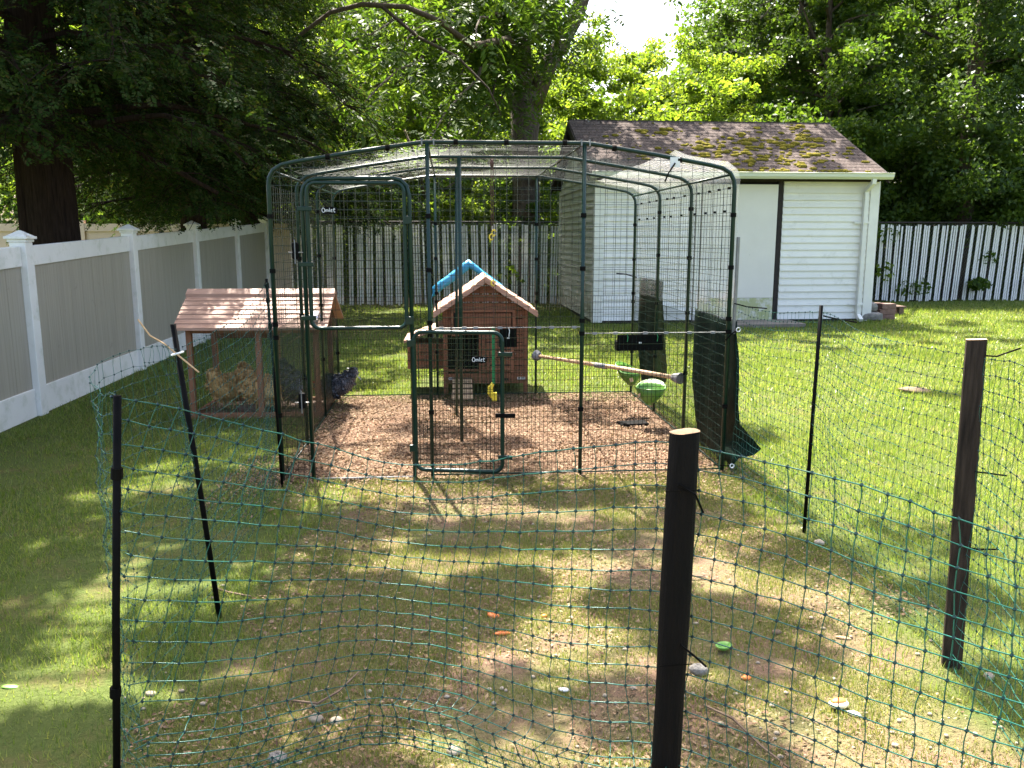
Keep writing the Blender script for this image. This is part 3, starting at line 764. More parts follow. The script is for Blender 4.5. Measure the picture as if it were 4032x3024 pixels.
# ------------------------------------------------------------------ vinyl fence on the left
F0 = Vector((-3.86, 4.55, 0)); FD_ = Vector((-0.0857, 1.0, 0)).normalized()
fa = math.atan2(-0.0857, 1.0)     # rotation of the run direction against +Y
fence = thing('vinyl_fence', 'white vinyl fence with tan panels and capped posts along the left side', 'fence', (0, 0, 0))
def fpos(k): return F0 + FD_ * (2.45 * 1.004 * k)
def ftop(k): return 1.43 + 0.035 * (F0.y + 2.45 * k - 7)
RF = Matrix.Rotation(-fa * -1, 3, 'Z')
rz = math.atan2(FD_.y, FD_.x)
RZ = Matrix.Rotation(rz, 3, 'Z')
for k in range(-2, 6):
    p = fpos(k); h = ftop(k) + 0.03
    MB().box((p.x, p.y, h / 2 - 0.05), (0.13, 0.13, h + 0.1), RZ).build('post', 'vinyl_white', fence, bevel=0.006)
    c = MB()
    c.box((p.x, p.y, h + 0.012), (0.15, 0.15, 0.024), RZ)
    c.box((p.x, p.y, h + 0.035), (0.185, 0.185, 0.022), RZ)
    w = 0.085
    base = [Vector((sx * w, sy * w, 0)) for sx, sy in ((-1, -1), (1, -1), (1, 1), (-1, 1))]
    top = [Vector((sx * 0.008, sy * 0.008, 0.05)) for sx, sy in ((-1, -1), (1, -1), (1, 1), (-1, 1))]
    c.hexa([RZ @ q + Vector((p.x, p.y, h + 0.046)) for q in base + top])
    c.build('post_cap', 'vinyl_white', fence, bevel=0.004)
    if k == 5: break
    q = fpos(k + 1); h2 = ftop(k + 1) + 0.03
    a = p + FD_ * 0.066; b = q - FD_ * 0.066
    side = Vector((FD_.y, -FD_.x, 0))
    def rail(z0, z0b, z1, z1b, th, name, mat, bev=0.005):
        vs = []
        for zz, zb in ((z0, z0b), (z1, z1b)):
            for pt, s_, z in ((a, 1, zz), (a, -1, zz), (b, -1, zb), (b, 1, zb)):
                v = pt + side * (s_ * th / 2); vs.append((v.x, v.y, z))
        m_ = MB(); m_.hexa(vs); return m_.build(name, mat, fence, bevel=bev)
    rail(-0.04, -0.04, 0.235, 0.235, 0.055, 'bottom_rail', 'vinyl_white')
    rail(h - 0.20, h2 - 0.20, h - 0.035, h2 - 0.035, 0.055, 'top_rail', 'vinyl_white')
    # tongue and groove boards, each proud of its joints
    nb = 9; L = (b - a).length
    hb, tb = 0.235, 0
    for i in range(nb):
        u0, u1 = i / nb, (i + 1) / nb
        pa = a + (b - a) * u0 + FD_ * 0.0012; pb = a + (b - a) * u1 - FD_ * 0.0012
        za = h + (h2 - h) * u0 - 0.198; zb = h + (h2 - h) * u1 - 0.198
        vs = []
        for zz, zz2 in ((0.233, 0.233), (za, zb)):
            for pt, s_, z in ((pa, 1, zz), (pa, -1, zz), (pb, -1, zz2), (pb, 1, zz2)):
                v = pt + side * (s_ * 0.011); vs.append((v.x, v.y, z))
        MB().hexa(vs).build('board', 'vinyl_tan', fence)
# far neighbour fence
nf = thing('neighbour_fence', 'pinkish tan fence of the neighbour beyond the white fence under the cedars', 'fence', (0, 0, 0))
for i in range(9):
    x0 = -14.6 + 1.1 * i
    MB().box((x0 + 0.54, 18.0, 0.9), (1.06, 0.04, 1.5)).build('panel', 'vinyl_pink', nf)
    MB().box((x0 + 0.54, 17.97, 1.7), (1.09, 0.06, 0.16)).build('top_rail', 'vinyl_pink', nf)
    MB().box((x0, 17.98, 0.92), (0.1, 0.1, 1.86)).build('post', 'vinyl_pink', nf)

# ------------------------------------------------------------------ chain link fence with privacy slats
cf = thing('slatted_fence', 'chain link fence with white privacy slats in groups of three along the back', 'fence', (-4.95, 18.35, 0), math.atan(0.09))
sl = MB().box((0, 0, 0.9), (0.036, 0.008, 1.74)).mesh('slat', 'slat_thin')
def slats(u0, u1, lean=0.0):
    u = u0
    while u < u1:
        for k in range(3):
            if random.random() < 0.03: continue
            put('slat', sl, cf, (u + 0.052 * k + random.uniform(-.004, .004), 0, random.uniform(-.03, .02)), (0, lean + random.uniform(-.006, .006) + 0.02 * math.sin(u * 1.3), 0))
        u += 0.215 + random.uniform(-.008, .008)
slats(0.05, 6.3)
slats(11.1, 17.9, 0.03)
def links(u0, u1, name='links'):
    q = MB(); H = 1.8; u = u0 - H * 0.6
    while u < u1:
        for sg in (1, -1):
            ua, ub = (u, u + H * 0.62) if sg > 0 else (u + H * 0.62, u)
            za, zb = 0.03, H
            if ua < u0: za += (u0 - ua) / (ub - ua) * (H - .03); ua = u0
            if ub < u0: zb -= (u0 - ub) / (ua - ub) * (H - .03); ub = u0
            if ub > u1 and ua < u1: zb = za + (zb - za) * (u1 - ua) / (ub - ua); ub = u1
            if ua > u1 and ub < u1: za = zb - (zb - za) * (u1 - ub) / (ua - ub); ua = u1
            if zb > za + .02 and u0 - .01 <= ua <= u1 + .01 and u0 - .01 <= ub <= u1 + .01: q.tube([(ua, -0.012 * sg, za), (ub, -0.012 * sg, zb)], 0.0014, 3, False)
        u += 0.062
    q.build(name, 'chain_wire', cf, kind='stuff')
links(0, 6.3); links(11.0, 18.0)
for u0, u1 in ((0, 6.3), (11.0, 18.0)):
    MB().tube([(u0, 0, 1.83), (u1, 0, 1.83)], 0.022, 8).build('top_rail', 'black_trim', cf)
    n = int((u1 - u0) / 2.3) + 1
    for k in range(n + 1):
        MB().tube([(u0 + (u1 - u0) * k / n, 0.05, 0), (u0 + (u1 - u0) * k / n, 0.05, 1.86)], 0.026, 8).build('post', 'black_trim', cf)
# vine on the fence
for u_, z_, n_, lab in ((11.45, 0.9, 60, 'leafy vine climbing the slatted fence beside the shed corner'), (13.65, 0.75, 26, 'small leafy sprig poking through the slatted fence on the right'), (4.9, 0.7, 26, 'small leafy sprig on the slatted fence left of the shed')):
    rg2 = np.random.default_rng(int(u_ * 10))
    ca, sa = math.cos(math.atan(.09)), math.sin(math.atan(.09))
    C = np.stack([rg2.normal(size=n_) * 0.12 + u_, -0.07 - 0.08 * rg2.random(n_), np.clip(z_ + rg2.normal(size=n_) * (0.42 if n_ > 30 else 0.12), 0.1, 1.8)], 1)
    Cw = np.stack([-4.95 + C[:, 0] * ca - C[:, 1] * sa, 18.35 + C[:, 0] * sa + C[:, 1] * ca, C[:, 2]], 1)
    put('fence_vine', np_mesh('fence_vine', *leaf_quads(Cw, 0.11, rg2, 0.3, 0.85), 'leaf_bright'), label=lab, cat='vine')

# ------------------------------------------------------------------ shed
SH = thing('shed', 'white clapboard shed with a mossy brown shingle roof and gutter', 'shed', (1.43, 14.54, 0), R(5))
WU, DV, EZ, RZ_ = 5.0, 4.2, 2.45, 3.6
MB().box((WU / 2, DV / 2, EZ / 2 + 0.02), (WU - 0.06, DV - 0.06, EZ)).build('wall_core', 'dark_inside', SH)
q = MB(); q.add([(0.04, 0.03, EZ), (0.04, DV - 0.03, EZ), (0.04, DV / 2, RZ_ - 0.1), (WU - 0.04, 0.03, EZ), (WU - 0.04, DV - 0.03, EZ), (WU - 0.04, DV / 2, RZ_ - 0.1)], [(0, 1, 2), (3, 5, 4), (0, 2, 5, 3), (1, 4, 5, 2)])
q.build('gable_core', 'dark_inside', SH)
EXPO = 0.122
def siding(u0, u1, n, side='front', mat='siding', z0=0.06):
    for i in range(n):
        z = z0 + i * EXPO
        if side == 'front':
            vs = [(u0, -0.016, z), (u0, 0.02, z), (u1, 0.02, z), (u1, -0.016, z), (u0, 0.012, z + EXPO + 0.01), (u0, 0.024, z + EXPO + 0.01), (u1, 0.024, z + EXPO + 0.01), (u1, 0.012, z + EXPO + 0.01)]
            vs = [(x, y - 0.006, zz) for x, y, zz in vs]
            MB().add(vs, [(0, 1, 2, 3), (4, 7, 6, 5), (0, 3, 7, 4), (1, 5, 6, 2), (0, 4, 5, 1), (3, 2, 6, 7)]).build('siding_board', mat, SH)
siding(0.07, 1.735, 20); siding(3.3, WU - 0.07, 20)
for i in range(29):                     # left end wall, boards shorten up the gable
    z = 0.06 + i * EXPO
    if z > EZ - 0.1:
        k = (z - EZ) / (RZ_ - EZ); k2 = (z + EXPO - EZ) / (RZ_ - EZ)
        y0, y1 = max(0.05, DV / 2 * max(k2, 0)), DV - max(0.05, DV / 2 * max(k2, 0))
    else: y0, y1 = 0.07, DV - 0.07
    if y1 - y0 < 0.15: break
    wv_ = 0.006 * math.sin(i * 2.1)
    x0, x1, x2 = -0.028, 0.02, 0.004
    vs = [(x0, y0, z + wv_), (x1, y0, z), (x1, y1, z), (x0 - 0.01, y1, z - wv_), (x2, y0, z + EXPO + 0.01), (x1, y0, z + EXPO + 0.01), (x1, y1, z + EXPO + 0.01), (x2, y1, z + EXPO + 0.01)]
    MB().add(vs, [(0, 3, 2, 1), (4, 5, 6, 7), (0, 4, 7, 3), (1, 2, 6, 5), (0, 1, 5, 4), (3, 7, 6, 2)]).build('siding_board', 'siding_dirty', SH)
for u in (0.02, WU - 0.09):
    MB().box((u + 0.035, -0.012, 1.24), (0.17, 0.05, 2.44)).build('corner_board', 'white_trim', SH, bevel=0.004)
MB().box((-0.012, 0.08, 1.24), (0.03, 0.13, 2.44)).build('corner_board', 'white_trim', SH, bevel=0.004)
MB().box((-0.012, DV - 0.06, 1.24), (0.04, 0.13, 2.44)).build('corner_board', 'white_trim', SH, bevel=0.004)
# door, frame, dark gap strip and threshold
MB().box((2.52, -0.035, 1.42), (1.33, 0.035, 1.95)).build('door', 'door_white', SH, bevel=0.004)
MB().box((2.52, -0.037, 0.245), (1.33, 0.035, 0.392)).build('kick_panel', 'door_worn', SH, bevel=0.004, label='worn greenish kick panel below the door')
MB().box((3.235, -0.02, 1.24), (0.075, 0.05, 2.42)).build('door_frame_and_gap', 'black_trim', SH)  # black strip stands for the shaded gap beside the sliding door
MB().box((1.79, -0.02, 1.24), (0.07, 0.05, 2.42)).build('door_frame_and_gap', 'white_trim', SH)
MB().box((2.52, -0.055, 0.03), (1.5, 0.08, 0.035)).build('threshold', 'gutter_white', SH)
MB().box((WU / 2, -0.03, 2.475), (WU - 0.02, 0.07, 0.055)).build('soffit', 'black_trim', SH)  # soffit coloured black to draw the shaded gap under the gutter
# roof deck, shingles one by one, rake boards, ridge
OV = 0.26; RL = math.hypot(DV / 2 + OV, RZ_ - EZ + 0.02); pitch = math.atan2(RZ_ + 0.08 - 2.56, DV / 2 + OV)
ux0, ux1 = -0.16, WU + 0.03
eaveF = Vector((0, -OV, 2.56)); ridge = Vector((0, DV / 2, RZ_ + 0.08))
for sg, yy in ((1, -OV), (-1, DV + OV)):
    q = MB(); th = 0.06
    q.hexa([(ux0, yy, 2.50), (ux1, yy, 2.50), (ux1, DV / 2, RZ_ + 0.02), (ux0, DV / 2, RZ_ + 0.02), (ux0, yy, 2.56), (ux1, yy, 2.56), (ux1, DV / 2, RZ_ + 0.08), (ux0, DV / 2, RZ_ + 0.08)])
    q.build('roof_deck', 'black_trim', SH)
slope = Vector((0, math.cos(pitch), math.sin(pitch))); nrm = Vector((0, -math.sin(pitch), math.cos(pitch)))
Lr = (ridge - eaveF).length; NC = 17; e_ = Lr / NC; TAB = (ux1 - ux0) / 17
shm = []
for v in range(6):
    q = MB()
    w_ = TAB * random.uniform(0.97, 0.985); d_ = e_ * 1.12
    j = [random.uniform(-.006, .006) for _ in range(4)]
    q.hexa([(0, j[0], 0.0), (w_, j[1], 0.0), (w_, d_, -0.004), (0, d_, -0.004), (0, j[0], 0.008 + abs(j[2]) * .5), (w_, j[1], 0.008 + abs(j[3]) * .5), (w_, d_, 0.004), (0, d_, 0.004)])
    shm.append(q.mesh('shingle', 'shingle'))
nsh = 0
for c in range(NC):
    off = -TAB * 0.5 if c % 2 else 0
    for k in range(18):
        u = ux0 + off + k * TAB
        if u > ux1 - TAB * 0.3: continue
        hs = 0.5 if (u < ux0 - 0.01 or u > ux1 - TAB * 0.7) else 1.0
        u = max(u, ux0)
        p = eaveF + slope * (c * e_ - 0.02) + nrm * 0.006
        put('shingle', random.choice(shm), SH, (u, p.y, p.z), (pitch, 0, 0), (hs, 1, 1)); nsh += 1
# back slope: hidden from here, one sheet of courses
q = MB()
for c in range(NC):
    y0 = DV + OV - math.cos(pitch) * c * e_; z0 = 2.57 + math.sin(pitch) * c * e_
    q.hexa([(ux0, y0 + .01, z0), (ux1, y0 + .01, z0), (ux1, y0 - .17, z0 + .085), (ux0, y0 - .17, z0 + .085), (ux0, y0 + .01, z0 + .015), (ux1, y0 + .01, z0 + .015), (ux1, y0 - .17, z0 + .093), (ux0, y0 - .17, z0 + .093)])
q.build('back_shingles', 'shingle', SH, kind='stuff')
for k in range(17):
    MB().hexa([(ux0 + k * TAB, DV / 2 - 0.1, RZ_ + 0.035), (ux0 + k * TAB + TAB * 0.98, DV / 2 - 0.1, RZ_ + 0.035), (ux0 + k * TAB + TAB * 0.98, DV / 2 + 0.1, RZ_ + 0.035), (ux0 + k * TAB, DV / 2 + 0.1, RZ_ + 0.035),
              (ux0 + k * TAB, DV / 2 - 0.02, RZ_ + 0.115), (ux0 + k * TAB + TAB * 0.98, DV / 2 - 0.02, RZ_ + 0.108), (ux0 + k * TAB + TAB * 0.98, DV / 2 + 0.02, RZ_ + 0.108), (ux0 + k * TAB, DV / 2 + 0.02, RZ_ + 0.115)]).build('ridge_cap', 'shingle', SH)
for sx_ in (ux0 - 0.012, ux1 + 0.012):
    for sg, yy in ((1, -OV), (-1, DV + OV)):
        q = MB(); a_, b_ = sx_ - 0.012, sx_ + 0.012
        q.hexa([(a_, yy, 2.42), (b_, yy, 2.42), (b_, DV / 2, RZ_ - 0.08), (a_, DV / 2, RZ_ - 0.08), (a_, yy, 2.565), (b_, yy, 2.565), (b_, DV / 2, RZ_ + 0.07), (a_, DV / 2, RZ_ + 0.07)])
        q.build('rake_board', 'black_trim', SH)
# gable vent window
MB().box((-0.035, DV / 2, 2.95), (0.03, 0.5, 0.42)).build('gable_vent', 'siding', SH)
# gutter as a real trough, downspout with elbows and straps
prof = [(-OV + 0.015, 2.565), (-OV + 0.01, 2.475), (-OV - 0.06, 2.47), (-OV - 0.1, 2.51), (-OV - 0.105, 2.555), (-OV - 0.12, 2.575), (-OV - 0.105, 2.58), (-OV - 0.095, 2.56), (-OV - 0.09, 2.515), (-OV - 0.055, 2.48), (-OV, 2.485), (-OV + 0.004, 2.565)]
q = MB(); n = len(prof)
q.add([(ux0 + 0.02, y, z) for y, z in prof] + [(ux1 + 0.06, y, z) for y, z in prof], [(i, (i + 1) % n, n + (i + 1) % n, n + i) for i in range(n)])
q.add([(ux1 + 0.06, y, z) for y, z in prof[:6]], [tuple(range(6))]); q.build('gutter', 'gutter_white', SH)
q = MB(); q.tube([(4.76, -OV - 0.04, 2.48), (4.76, -OV - 0.04, 2.42), (4.76, -0.08, 2.3), (4.76, -0.075, 2.2), (4.76, -0.075, 0.2), (4.76, -0.085, 0.12), (4.76, -0.2, 0.04)], 0.052, 4); q.build('downspout', 'white_trim', SH, bevel=0.006)
for z in (1.75, 0.32):
    MB().box((4.72, -0.05, z), (0.26, 0.014, 0.035)).box((4.76, -0.125, z), (0.1, 0.012, 0.035)).build('downspout_strap', 'white_trim', SH)
# moss cushions on the roof
q = MB()
for i in range(330):
    cl = random.random()
    u = ux0 + (ux1 - ux0) * (0.36 + 0.46 * random.random() + random.gauss(0, .1)) if cl < 0.75 else random.uniform(ux0 + .4, ux1 - .2)
    s_ = Lr * min(0.97, max(0.03, random.gauss(0.38, 0.26)))
    if random.random() < 0.12: u = ux1 - 1.0 + random.uniform(-.15, .15) + (Lr - s_) * 0.15; s_ = Lr * random.uniform(0.6, 0.97)
    if not ux0 + .1 < u < ux1 - .1: continue
    r_ = random.uniform(0.015, 0.05) * (1.5 if random.random() < 0.18 else 1)
    p = eaveF + slope * s_ + nrm * 0.018
    for k in range(random.choice((1, 1, 2, 3))):
        q.ell((u + random.uniform(-1, 1) * r_ * 1.4, p.y, p.z), (r_ * random.uniform(0.9, 1.7), r_, r_ * 0.55), 7, 4, Matrix.Rotation(pitch, 3, 'X'))
q.build('moss', 'moss', SH, True, kind='stuff', label='yellow green moss cushions on the roof')
# small plaques of foundation
MB().box((WU / 2, DV / 2, 0.02), (WU + 0.02, DV + 0.02, 0.08)).build('foundation', 'black_trim', SH)
MB().box((0, 0, 0.0), (1.75, 0.75, 0.07)).build('concrete_slab', 'concrete', None, bevel=0.01, label='grey concrete slab before the shed door', cat='slab', loc=(4.05, 14.3, 0.03), rot=(0, 0, R(5)))
# pallet, stones and bricks beside the shed
pl = thing('wooden_pallet', 'weathered wooden pallet lying by the slatted fence right of the shed', 'pallet', (6.95, 16.6, 0), R(4))
for i in range(7): MB().box((0, -0.45 + 0.15 * i, 0.17), (1.3, 0.125, 0.022)).build('deck_board', 'pallet_wood', pl)
for i in range(3): MB().box((-0.55 + 0.55 * i, 0, 0.09), (0.09, 1.05, 0.13)).build('stringer', 'pallet_wood', pl)
def rock(name, c, d, mat, label, seed, group=None, rot=0, cat='stone'):
    r_ = random.Random(seed); q = MB()
    seg, ring = 10, 6; vs = []
    for i in range(ring + 1):
        ph = math.pi * i / ring
        for j in range(seg):
            th = 2 * math.pi * j / seg
            k = 1 / max(abs(math.sin(ph) * math.cos(th)), abs(math.sin(ph) * math.sin(th)), abs(math.cos(ph))) ** 0.72 * (1 + r_.uniform(-.05, .05))
            vs.append((d[0] / 2 * math.sin(ph) * math.cos(th) * k, d[1] / 2 * math.sin(ph) * math.sin(th) * k, d[2] / 2 * math.cos(ph) * k))
    q.add(vs, [(i * seg + (j + 1) % seg, i * seg + j, (i + 1) * seg + j, (i + 1) * seg + (j + 1) % seg) for i in range(ring) for j in range(seg)])
    return q.build(name, mat, None, False, loc=c, rot=(0, 0, rot), label=label, cat=cat, group=group)
rock('stone_block', (6.45, 15.05, 0.09), (0.46, 0.3, 0.17), 'stone', 'grey stone block on the grass at the shed corner, lower of two', 1)
rock('stone_block', (6.40, 15.1, 0.26), (0.38, 0.28, 0.2), 'stone', 'grey stone block resting on top of another at the shed corner', 2)
for i, lab in enumerate(('bottom red brown brick of the small stack right of the grey stones', 'middle red brown brick of the small stack right of the grey stones', 'top sunlit red brown brick of the small stack right of the grey stones')):
    MB().box((0, 0, 0), (0.31 - 0.01 * i, 0.22, 0.098)).build('brick', 'paver_brick', None, loc=(6.86 + 0.008 * i, 15.35, 0.05 + 0.1 * i), rot=(0, 0, 0.1 * i), bevel=0.008, label=lab, cat='brick', group='bricks stacked beside the shed')

# ------------------------------------------------------------------ chicken coop
CP = thing('chicken_coop', 'red brown wooden chicken coop with gabled plank roof and side nest box', 'chicken coop', (-0.655, 7.86, 0), R(3.5))
CW, CD = 0.81, 0.85
def cb(name, x0, x1, y0, y1, z0, z1, mat='coop_wood', bev=0.003, **kw):
    return MB().box(((x0 + x1) / 2, (y0 + y1) / 2, (z0 + z1) / 2), (x1 - x0, y1 - y0, z1 - z0)).build(name, mat, CP, bevel=bev, **kw)
for x in (0, CW - 0.045):
    for y in (0, CD - 0.045): cb('leg', x, x + 0.045, y, y + 0.045, 0, 0.83)
cb('interior_shade', 0.03, CW - 0.03, 0.36, CD - 0.03, 0.14, 0.8, 'dark_inside')  # near-black block stands in for the shade seen through the doorway
cb('floor', 0.02, CW - 0.02, 0.02, CD - 0.02, 0.12, 0.14)
# gable front in boards
z = 0.585
k = 0
while z < 1.06:
    z1 = z + 0.078
    def xl(zz): return 0.0 if zz < 0.80 else (zz - 0.80) / 0.285 * (CW / 2)
    a0, a1 = xl(z), xl(z1)
    if a1 > CW / 2 - 0.01: a1 = CW / 2 - 0.01
    MB().hexa([(a0 + .002, 0.006, z), (CW - a0 - .002, 0.006, z), (CW - a0 - .002, 0.022, z), (a0 + .002, 0.022, z), (a1 + .002, 0.006, z1 - .008), (CW - a1 - .002, 0.006, z1 - .008), (CW - a1 - .002, 0.022, z1 - .008), (a1 + .002, 0.022, z1 - .008)]).build('front_board', 'coop_wood', CP)
    z = z1; k += 1
for i in range(9):
    for x in (0.004, CW - 0.02): cb('side_board', x, x + 0.016, 0.05, CD - 0.05, 0.14 + 0.076 * i, 0.213 + 0.076 * i, bev=0)
for i in range(9): cb('back_board', 0.02, CW - 0.02, CD - 0.02, CD - 0.004, 0.14 + 0.076 * i, 0.213 + 0.076 * i, bev=0)
cb('skirt', 0.045, CW - 0.045, -0.004, 0.014, 0.115, 0.212)
cb('slide_slot', 0.56, 0.62, -0.008, -0.003, 0.145, 0.165, 'dark_inside', 0)
# framed sliding hatch
cb('hatch_frame', 0.075, 0.69, -0.022, 0.006, 0.80, 0.825); cb('hatch_frame', 0.075, 0.69, -0.022, 0.006, 0.625, 0.65)
cb('hatch_frame', 0.075, 0.102, -0.021, 0.006, 0.65, 0.80); cb('hatch_frame', 0.66, 0.69, -0.021, 0.006, 0.65, 0.80)
cb('hatch_shadow_gap', 0.103, 0.12, -0.004, 0.004, 0.655, 0.795, 'dark_inside', 0)
cb('hatch_shadow_gap', 0.12, 0.66, -0.002, 0.003, 0.65, 0.80, 'dark_inside', 0)  # dark strips draw the shadow lines between hatch and frame
h_ = cb('hatch', 0.122, 0.652, -0.008, -0.002, 0.66, 0.79)
MB().box((0.152, -0.014, 0.715), (0.012, 0.014, 0.06)).build('handle', 'coop_wood', h_)
# open left doorway, right door with Z brace
cb('door_post', 0.34, 0.362, -0.004, 0.02, 0.212, 0.59)
cb('sill', 0.045, 0.34, -0.008, 0.04, 0.235, 0.252)
cb('doorway_step', 0.08, 0.16, -0.02, 0.005, 0.575, 0.59)
dr = cb('door', 0.366, 0.675, -0.006, 0.008, 0.22, 0.588)
for i in range(1, 5): MB().box((0.52, -0.0075, 0.22 + 0.0735 * i), (0.25, 0.003, 0.008)).build('joint', 'dark_inside', dr)
for a, b2 in (((0.366, 0.22), (0.395, 0.588)), ((0.645, 0.22), (0.675, 0.588)), ((0.395, 0.545), (0.645, 0.572)), ((0.395, 0.24), (0.645, 0.265))):
    MB().box(((a[0] + b2[0]) / 2, -0.012, (a[1] + b2[1]) / 2), (b2[0] - a[0], 0.01, b2[1] - a[1])).build('brace', 'coop_wood', dr, bevel=0.002)
MB().tube([(0.41, -0.013, 0.27), (0.63, -0.013, 0.54)], 0.014, 4).build('brace', 'coop_wood', dr)
for i in range(5):
    cb('front_board', 0.678, 0.764, 0.004, 0.018, 0.214 + 0.0745 * i, 0.281 + 0.0745 * i, bev=0)
for x, z in ((0.71, 0.165), (0.0505, 0.165)):
    o = MB().box((x + 0.035, -0.006, z), (0.075, 0.004, 0.022)).build('sticker', 'white_plastic', CP)
    for i in range(5): MB().box((x + 0.008 + 0.013 * i, -0.009, z + 0.002), (0.007, 0.002, 0.012)).build('print', 'black_plastic', o)
for x, z in ((0.745, 0.77), (0.745, 0.2), (0.745, 0.22), (0.69, 0.4)):
    MB().ell((x, -0.008, z), (0.005, 0.003, 0.005), 6, 4).build('screw', 'galvanized', CP)
# plank roof, both slopes
for sg in (-1, 1):
    ex, rx = (-0.085 if sg < 0 else CW + 0.085), CW / 2
    L = math.hypot(rx - ex, 1.11 - 0.80)
    for i in range(7):
        u0, u1 = i / 7, (i + 1) / 7 + 0.02
        xa, xb = ex + (rx - ex) * u0, ex + (rx - ex) * min(1, u1)
        za, zb = 0.79 + 0.32 * u0, 0.79 + 0.32 * min(1, u1)
        MB().hexa([(xa, -0.09, za), (xb, -0.09, zb), (xb, CD + 0.06, zb), (xa, CD + 0.06, za), (xa, -0.09, za + 0.024), (xb, -0.09, zb + 0.014), (xb, CD + 0.06, zb + 0.014), (xa, CD + 0.06, za + 0.024)] if sg < 0 else
                  [(xb, -0.09, zb), (xa, -0.09, za), (xa, CD + 0.06, za), (xb, CD + 0.06, zb), (xb, -0.09, zb + 0.014), (xa, -0.09, za + 0.024), (xa, CD + 0.06, za + 0.024), (xb, CD + 0.06, zb + 0.014)]).build('roof_plank', 'coop_roof', CP)
    MB().hexa([(ex, -0.105, 0.755), (rx, -0.105, 1.08), (rx, -0.092, 1.08), (ex, -0.092, 0.755), (ex, -0.105, 0.80), (rx, -0.105, 1.125), (rx, -0.092, 1.125), (ex, -0.092, 0.80)]).build('barge_board', 'coop_roof', CP)
    MB().hexa([(rx, -0.11, 1.105), (rx + sg * 0.085, -0.11, 1.045), (rx + sg * 0.085, CD + 0.07, 1.045), (rx, CD + 0.07, 1.105), (rx, -0.11, 1.14), (rx + sg * 0.085, -0.11, 1.08), (rx + sg * 0.085, CD + 0.07, 1.08), (rx, CD + 0.07, 1.14)]).build('ridge_board', 'coop_roof', CP)
# nest box
nb_ = cb('nest_box', -0.345, 0.0, 0.12, 0.62, 0.245, 0.49)
for i in range(3): MB().box((-0.172, 0.112, 0.285 + 0.082 * i), (0.345, 0.014, 0.078)).build('board', 'coop_wood', nb_)
for i in range(5):
    u0, u1 = i / 5, (i + 1) / 5
    xa, xb = -0.375 + 0.375 * u0, -0.375 + 0.375 * u1
    za, zb = 0.50 + 0.15 * u0, 0.50 + 0.15 * u1
    MB().hexa([(xa, 0.07, za), (xb, 0.07, zb), (xb, 0.68, zb), (xa, 0.68, za), (xa, 0.07, za + 0.026), (xb, 0.07, zb + 0.016), (xb, 0.68, zb + 0.016), (xa, 0.68, za + 0.026)]).build('nest_roof_plank', 'coop_roof', CP)
# ramp
rp = MB().hexa([(0.085, 0.02, 0.17), (0.27, 0.02, 0.17), (0.275, -0.3, 0.02), (0.08, -0.3, 0.02), (0.085, 0.02, 0.185), (0.27, 0.02, 0.185), (0.275, -0.3, 0.035), (0.08, -0.3, 0.035)]).build('ramp', 'raw_wood', CP)
for i in range(4): MB().box((0.178, -0.25 + 0.075 * i, 0.066 + 0.035 * i), (0.19, 0.014, 0.012)).build('cleat', 'pallet_wood', rp)

# blue tarp folded over a low frame behind the coop
bt = thing('blue_tarp_frame', 'blue tarp strip folded over a low A-frame behind the coop', 'tarp', (-0.49, 9.5, 0), R(4))
LL, RR, AP = Vector((-0.41, 0, 0.93)), Vector((0.40, 0, 0.93)), Vector((0.0, 0, 1.235))
for a, b2 in ((LL, AP), (AP, RR)):
    q = MB(); g_ = []
    for i in range(9):
        u = i / 8; p = a.lerp(b2, u); w_ = 0.10 if a is LL else 0.07 - 0.02 * u
        g_.append([(p.x, p.y + yy, p.z + zz + 0.005 * math.sin(9 * u + yy * 30)) for yy, zz in ((0.22, -0.03), (0.1, 0.012), (0, 0.018), (-0.03, 0.0), (-0.045, -w_ * 0.5), (-0.04, -w_))])
    q.sheet(g_); q.build('tarp', 'tarp_blue', bt, True, solid=0.004)
MB().sheet([[(-0.40, -0.04, 0.9), (-0.40, 0.16, 0.9)], [(-0.44, -0.05, 0.78), (-0.43, 0.15, 0.8)], [(-0.43, -0.04, 0.66), (-0.42, 0.14, 0.68)]]).build('tarp', 'tarp_blue', bt, True, solid=0.004)
for sg in (-1, 1):
    for y_ in (0.03, 0.2): MB().tube([(0, y_, 1.2), (sg * 0.39, y_, 0.88), (sg * 0.42, y_, 0.0)], 0.012, 6).build('leg', 'galvanized', bt)

# ------------------------------------------------------------------ roofed pen with hens
PN = thing('hen_pen', 'low wooden pen with pinkish plank roof and mesh walls beside the run', 'hen pen', (-2.68, 6.8, 0), R(3.0))
PW, PD = 1.08, 0.72
def pb(name, x0, x1, y0, y1, z0, z1, mat='pen_wood', **kw):
    return MB().box(((x0 + x1) / 2, (y0 + y1) / 2, (z0 + z1) / 2), (x1 - x0, y1 - y0, z1 - z0)).build(name, mat, PN, bevel=0.003, **kw)
for x in (0, 0.56, PW - 0.045):
    for y in (0, PD - 0.045): pb('post', x, x + 0.045, y, y + 0.045, 0, 0.76)
pb('rail', 0.045, 0.56, 0.005, 0.035, 0.72, 0.76); pb('rail', 0.605, PW - 0.045, 0.005, 0.035, 0.72, 0.76)
pb('rail', 0.045, 0.56, PD - 0.04, PD - 0.01, 0.6, 0.76); pb('rail', 0.605, PW - 0.045, PD - 0.04, PD - 0.01, 0.72, 0.76)
pb('sill', 0.045, 0.56, 0.005, 0.04, 0.0, 0.05); pb('sill', 0.605, PW - 0.045, 0.005, 0.04, 0.0, 0.05); pb('sill', 0.045, PW - 0.045, PD - 0.04, PD - 0.01, 0, 0.05)
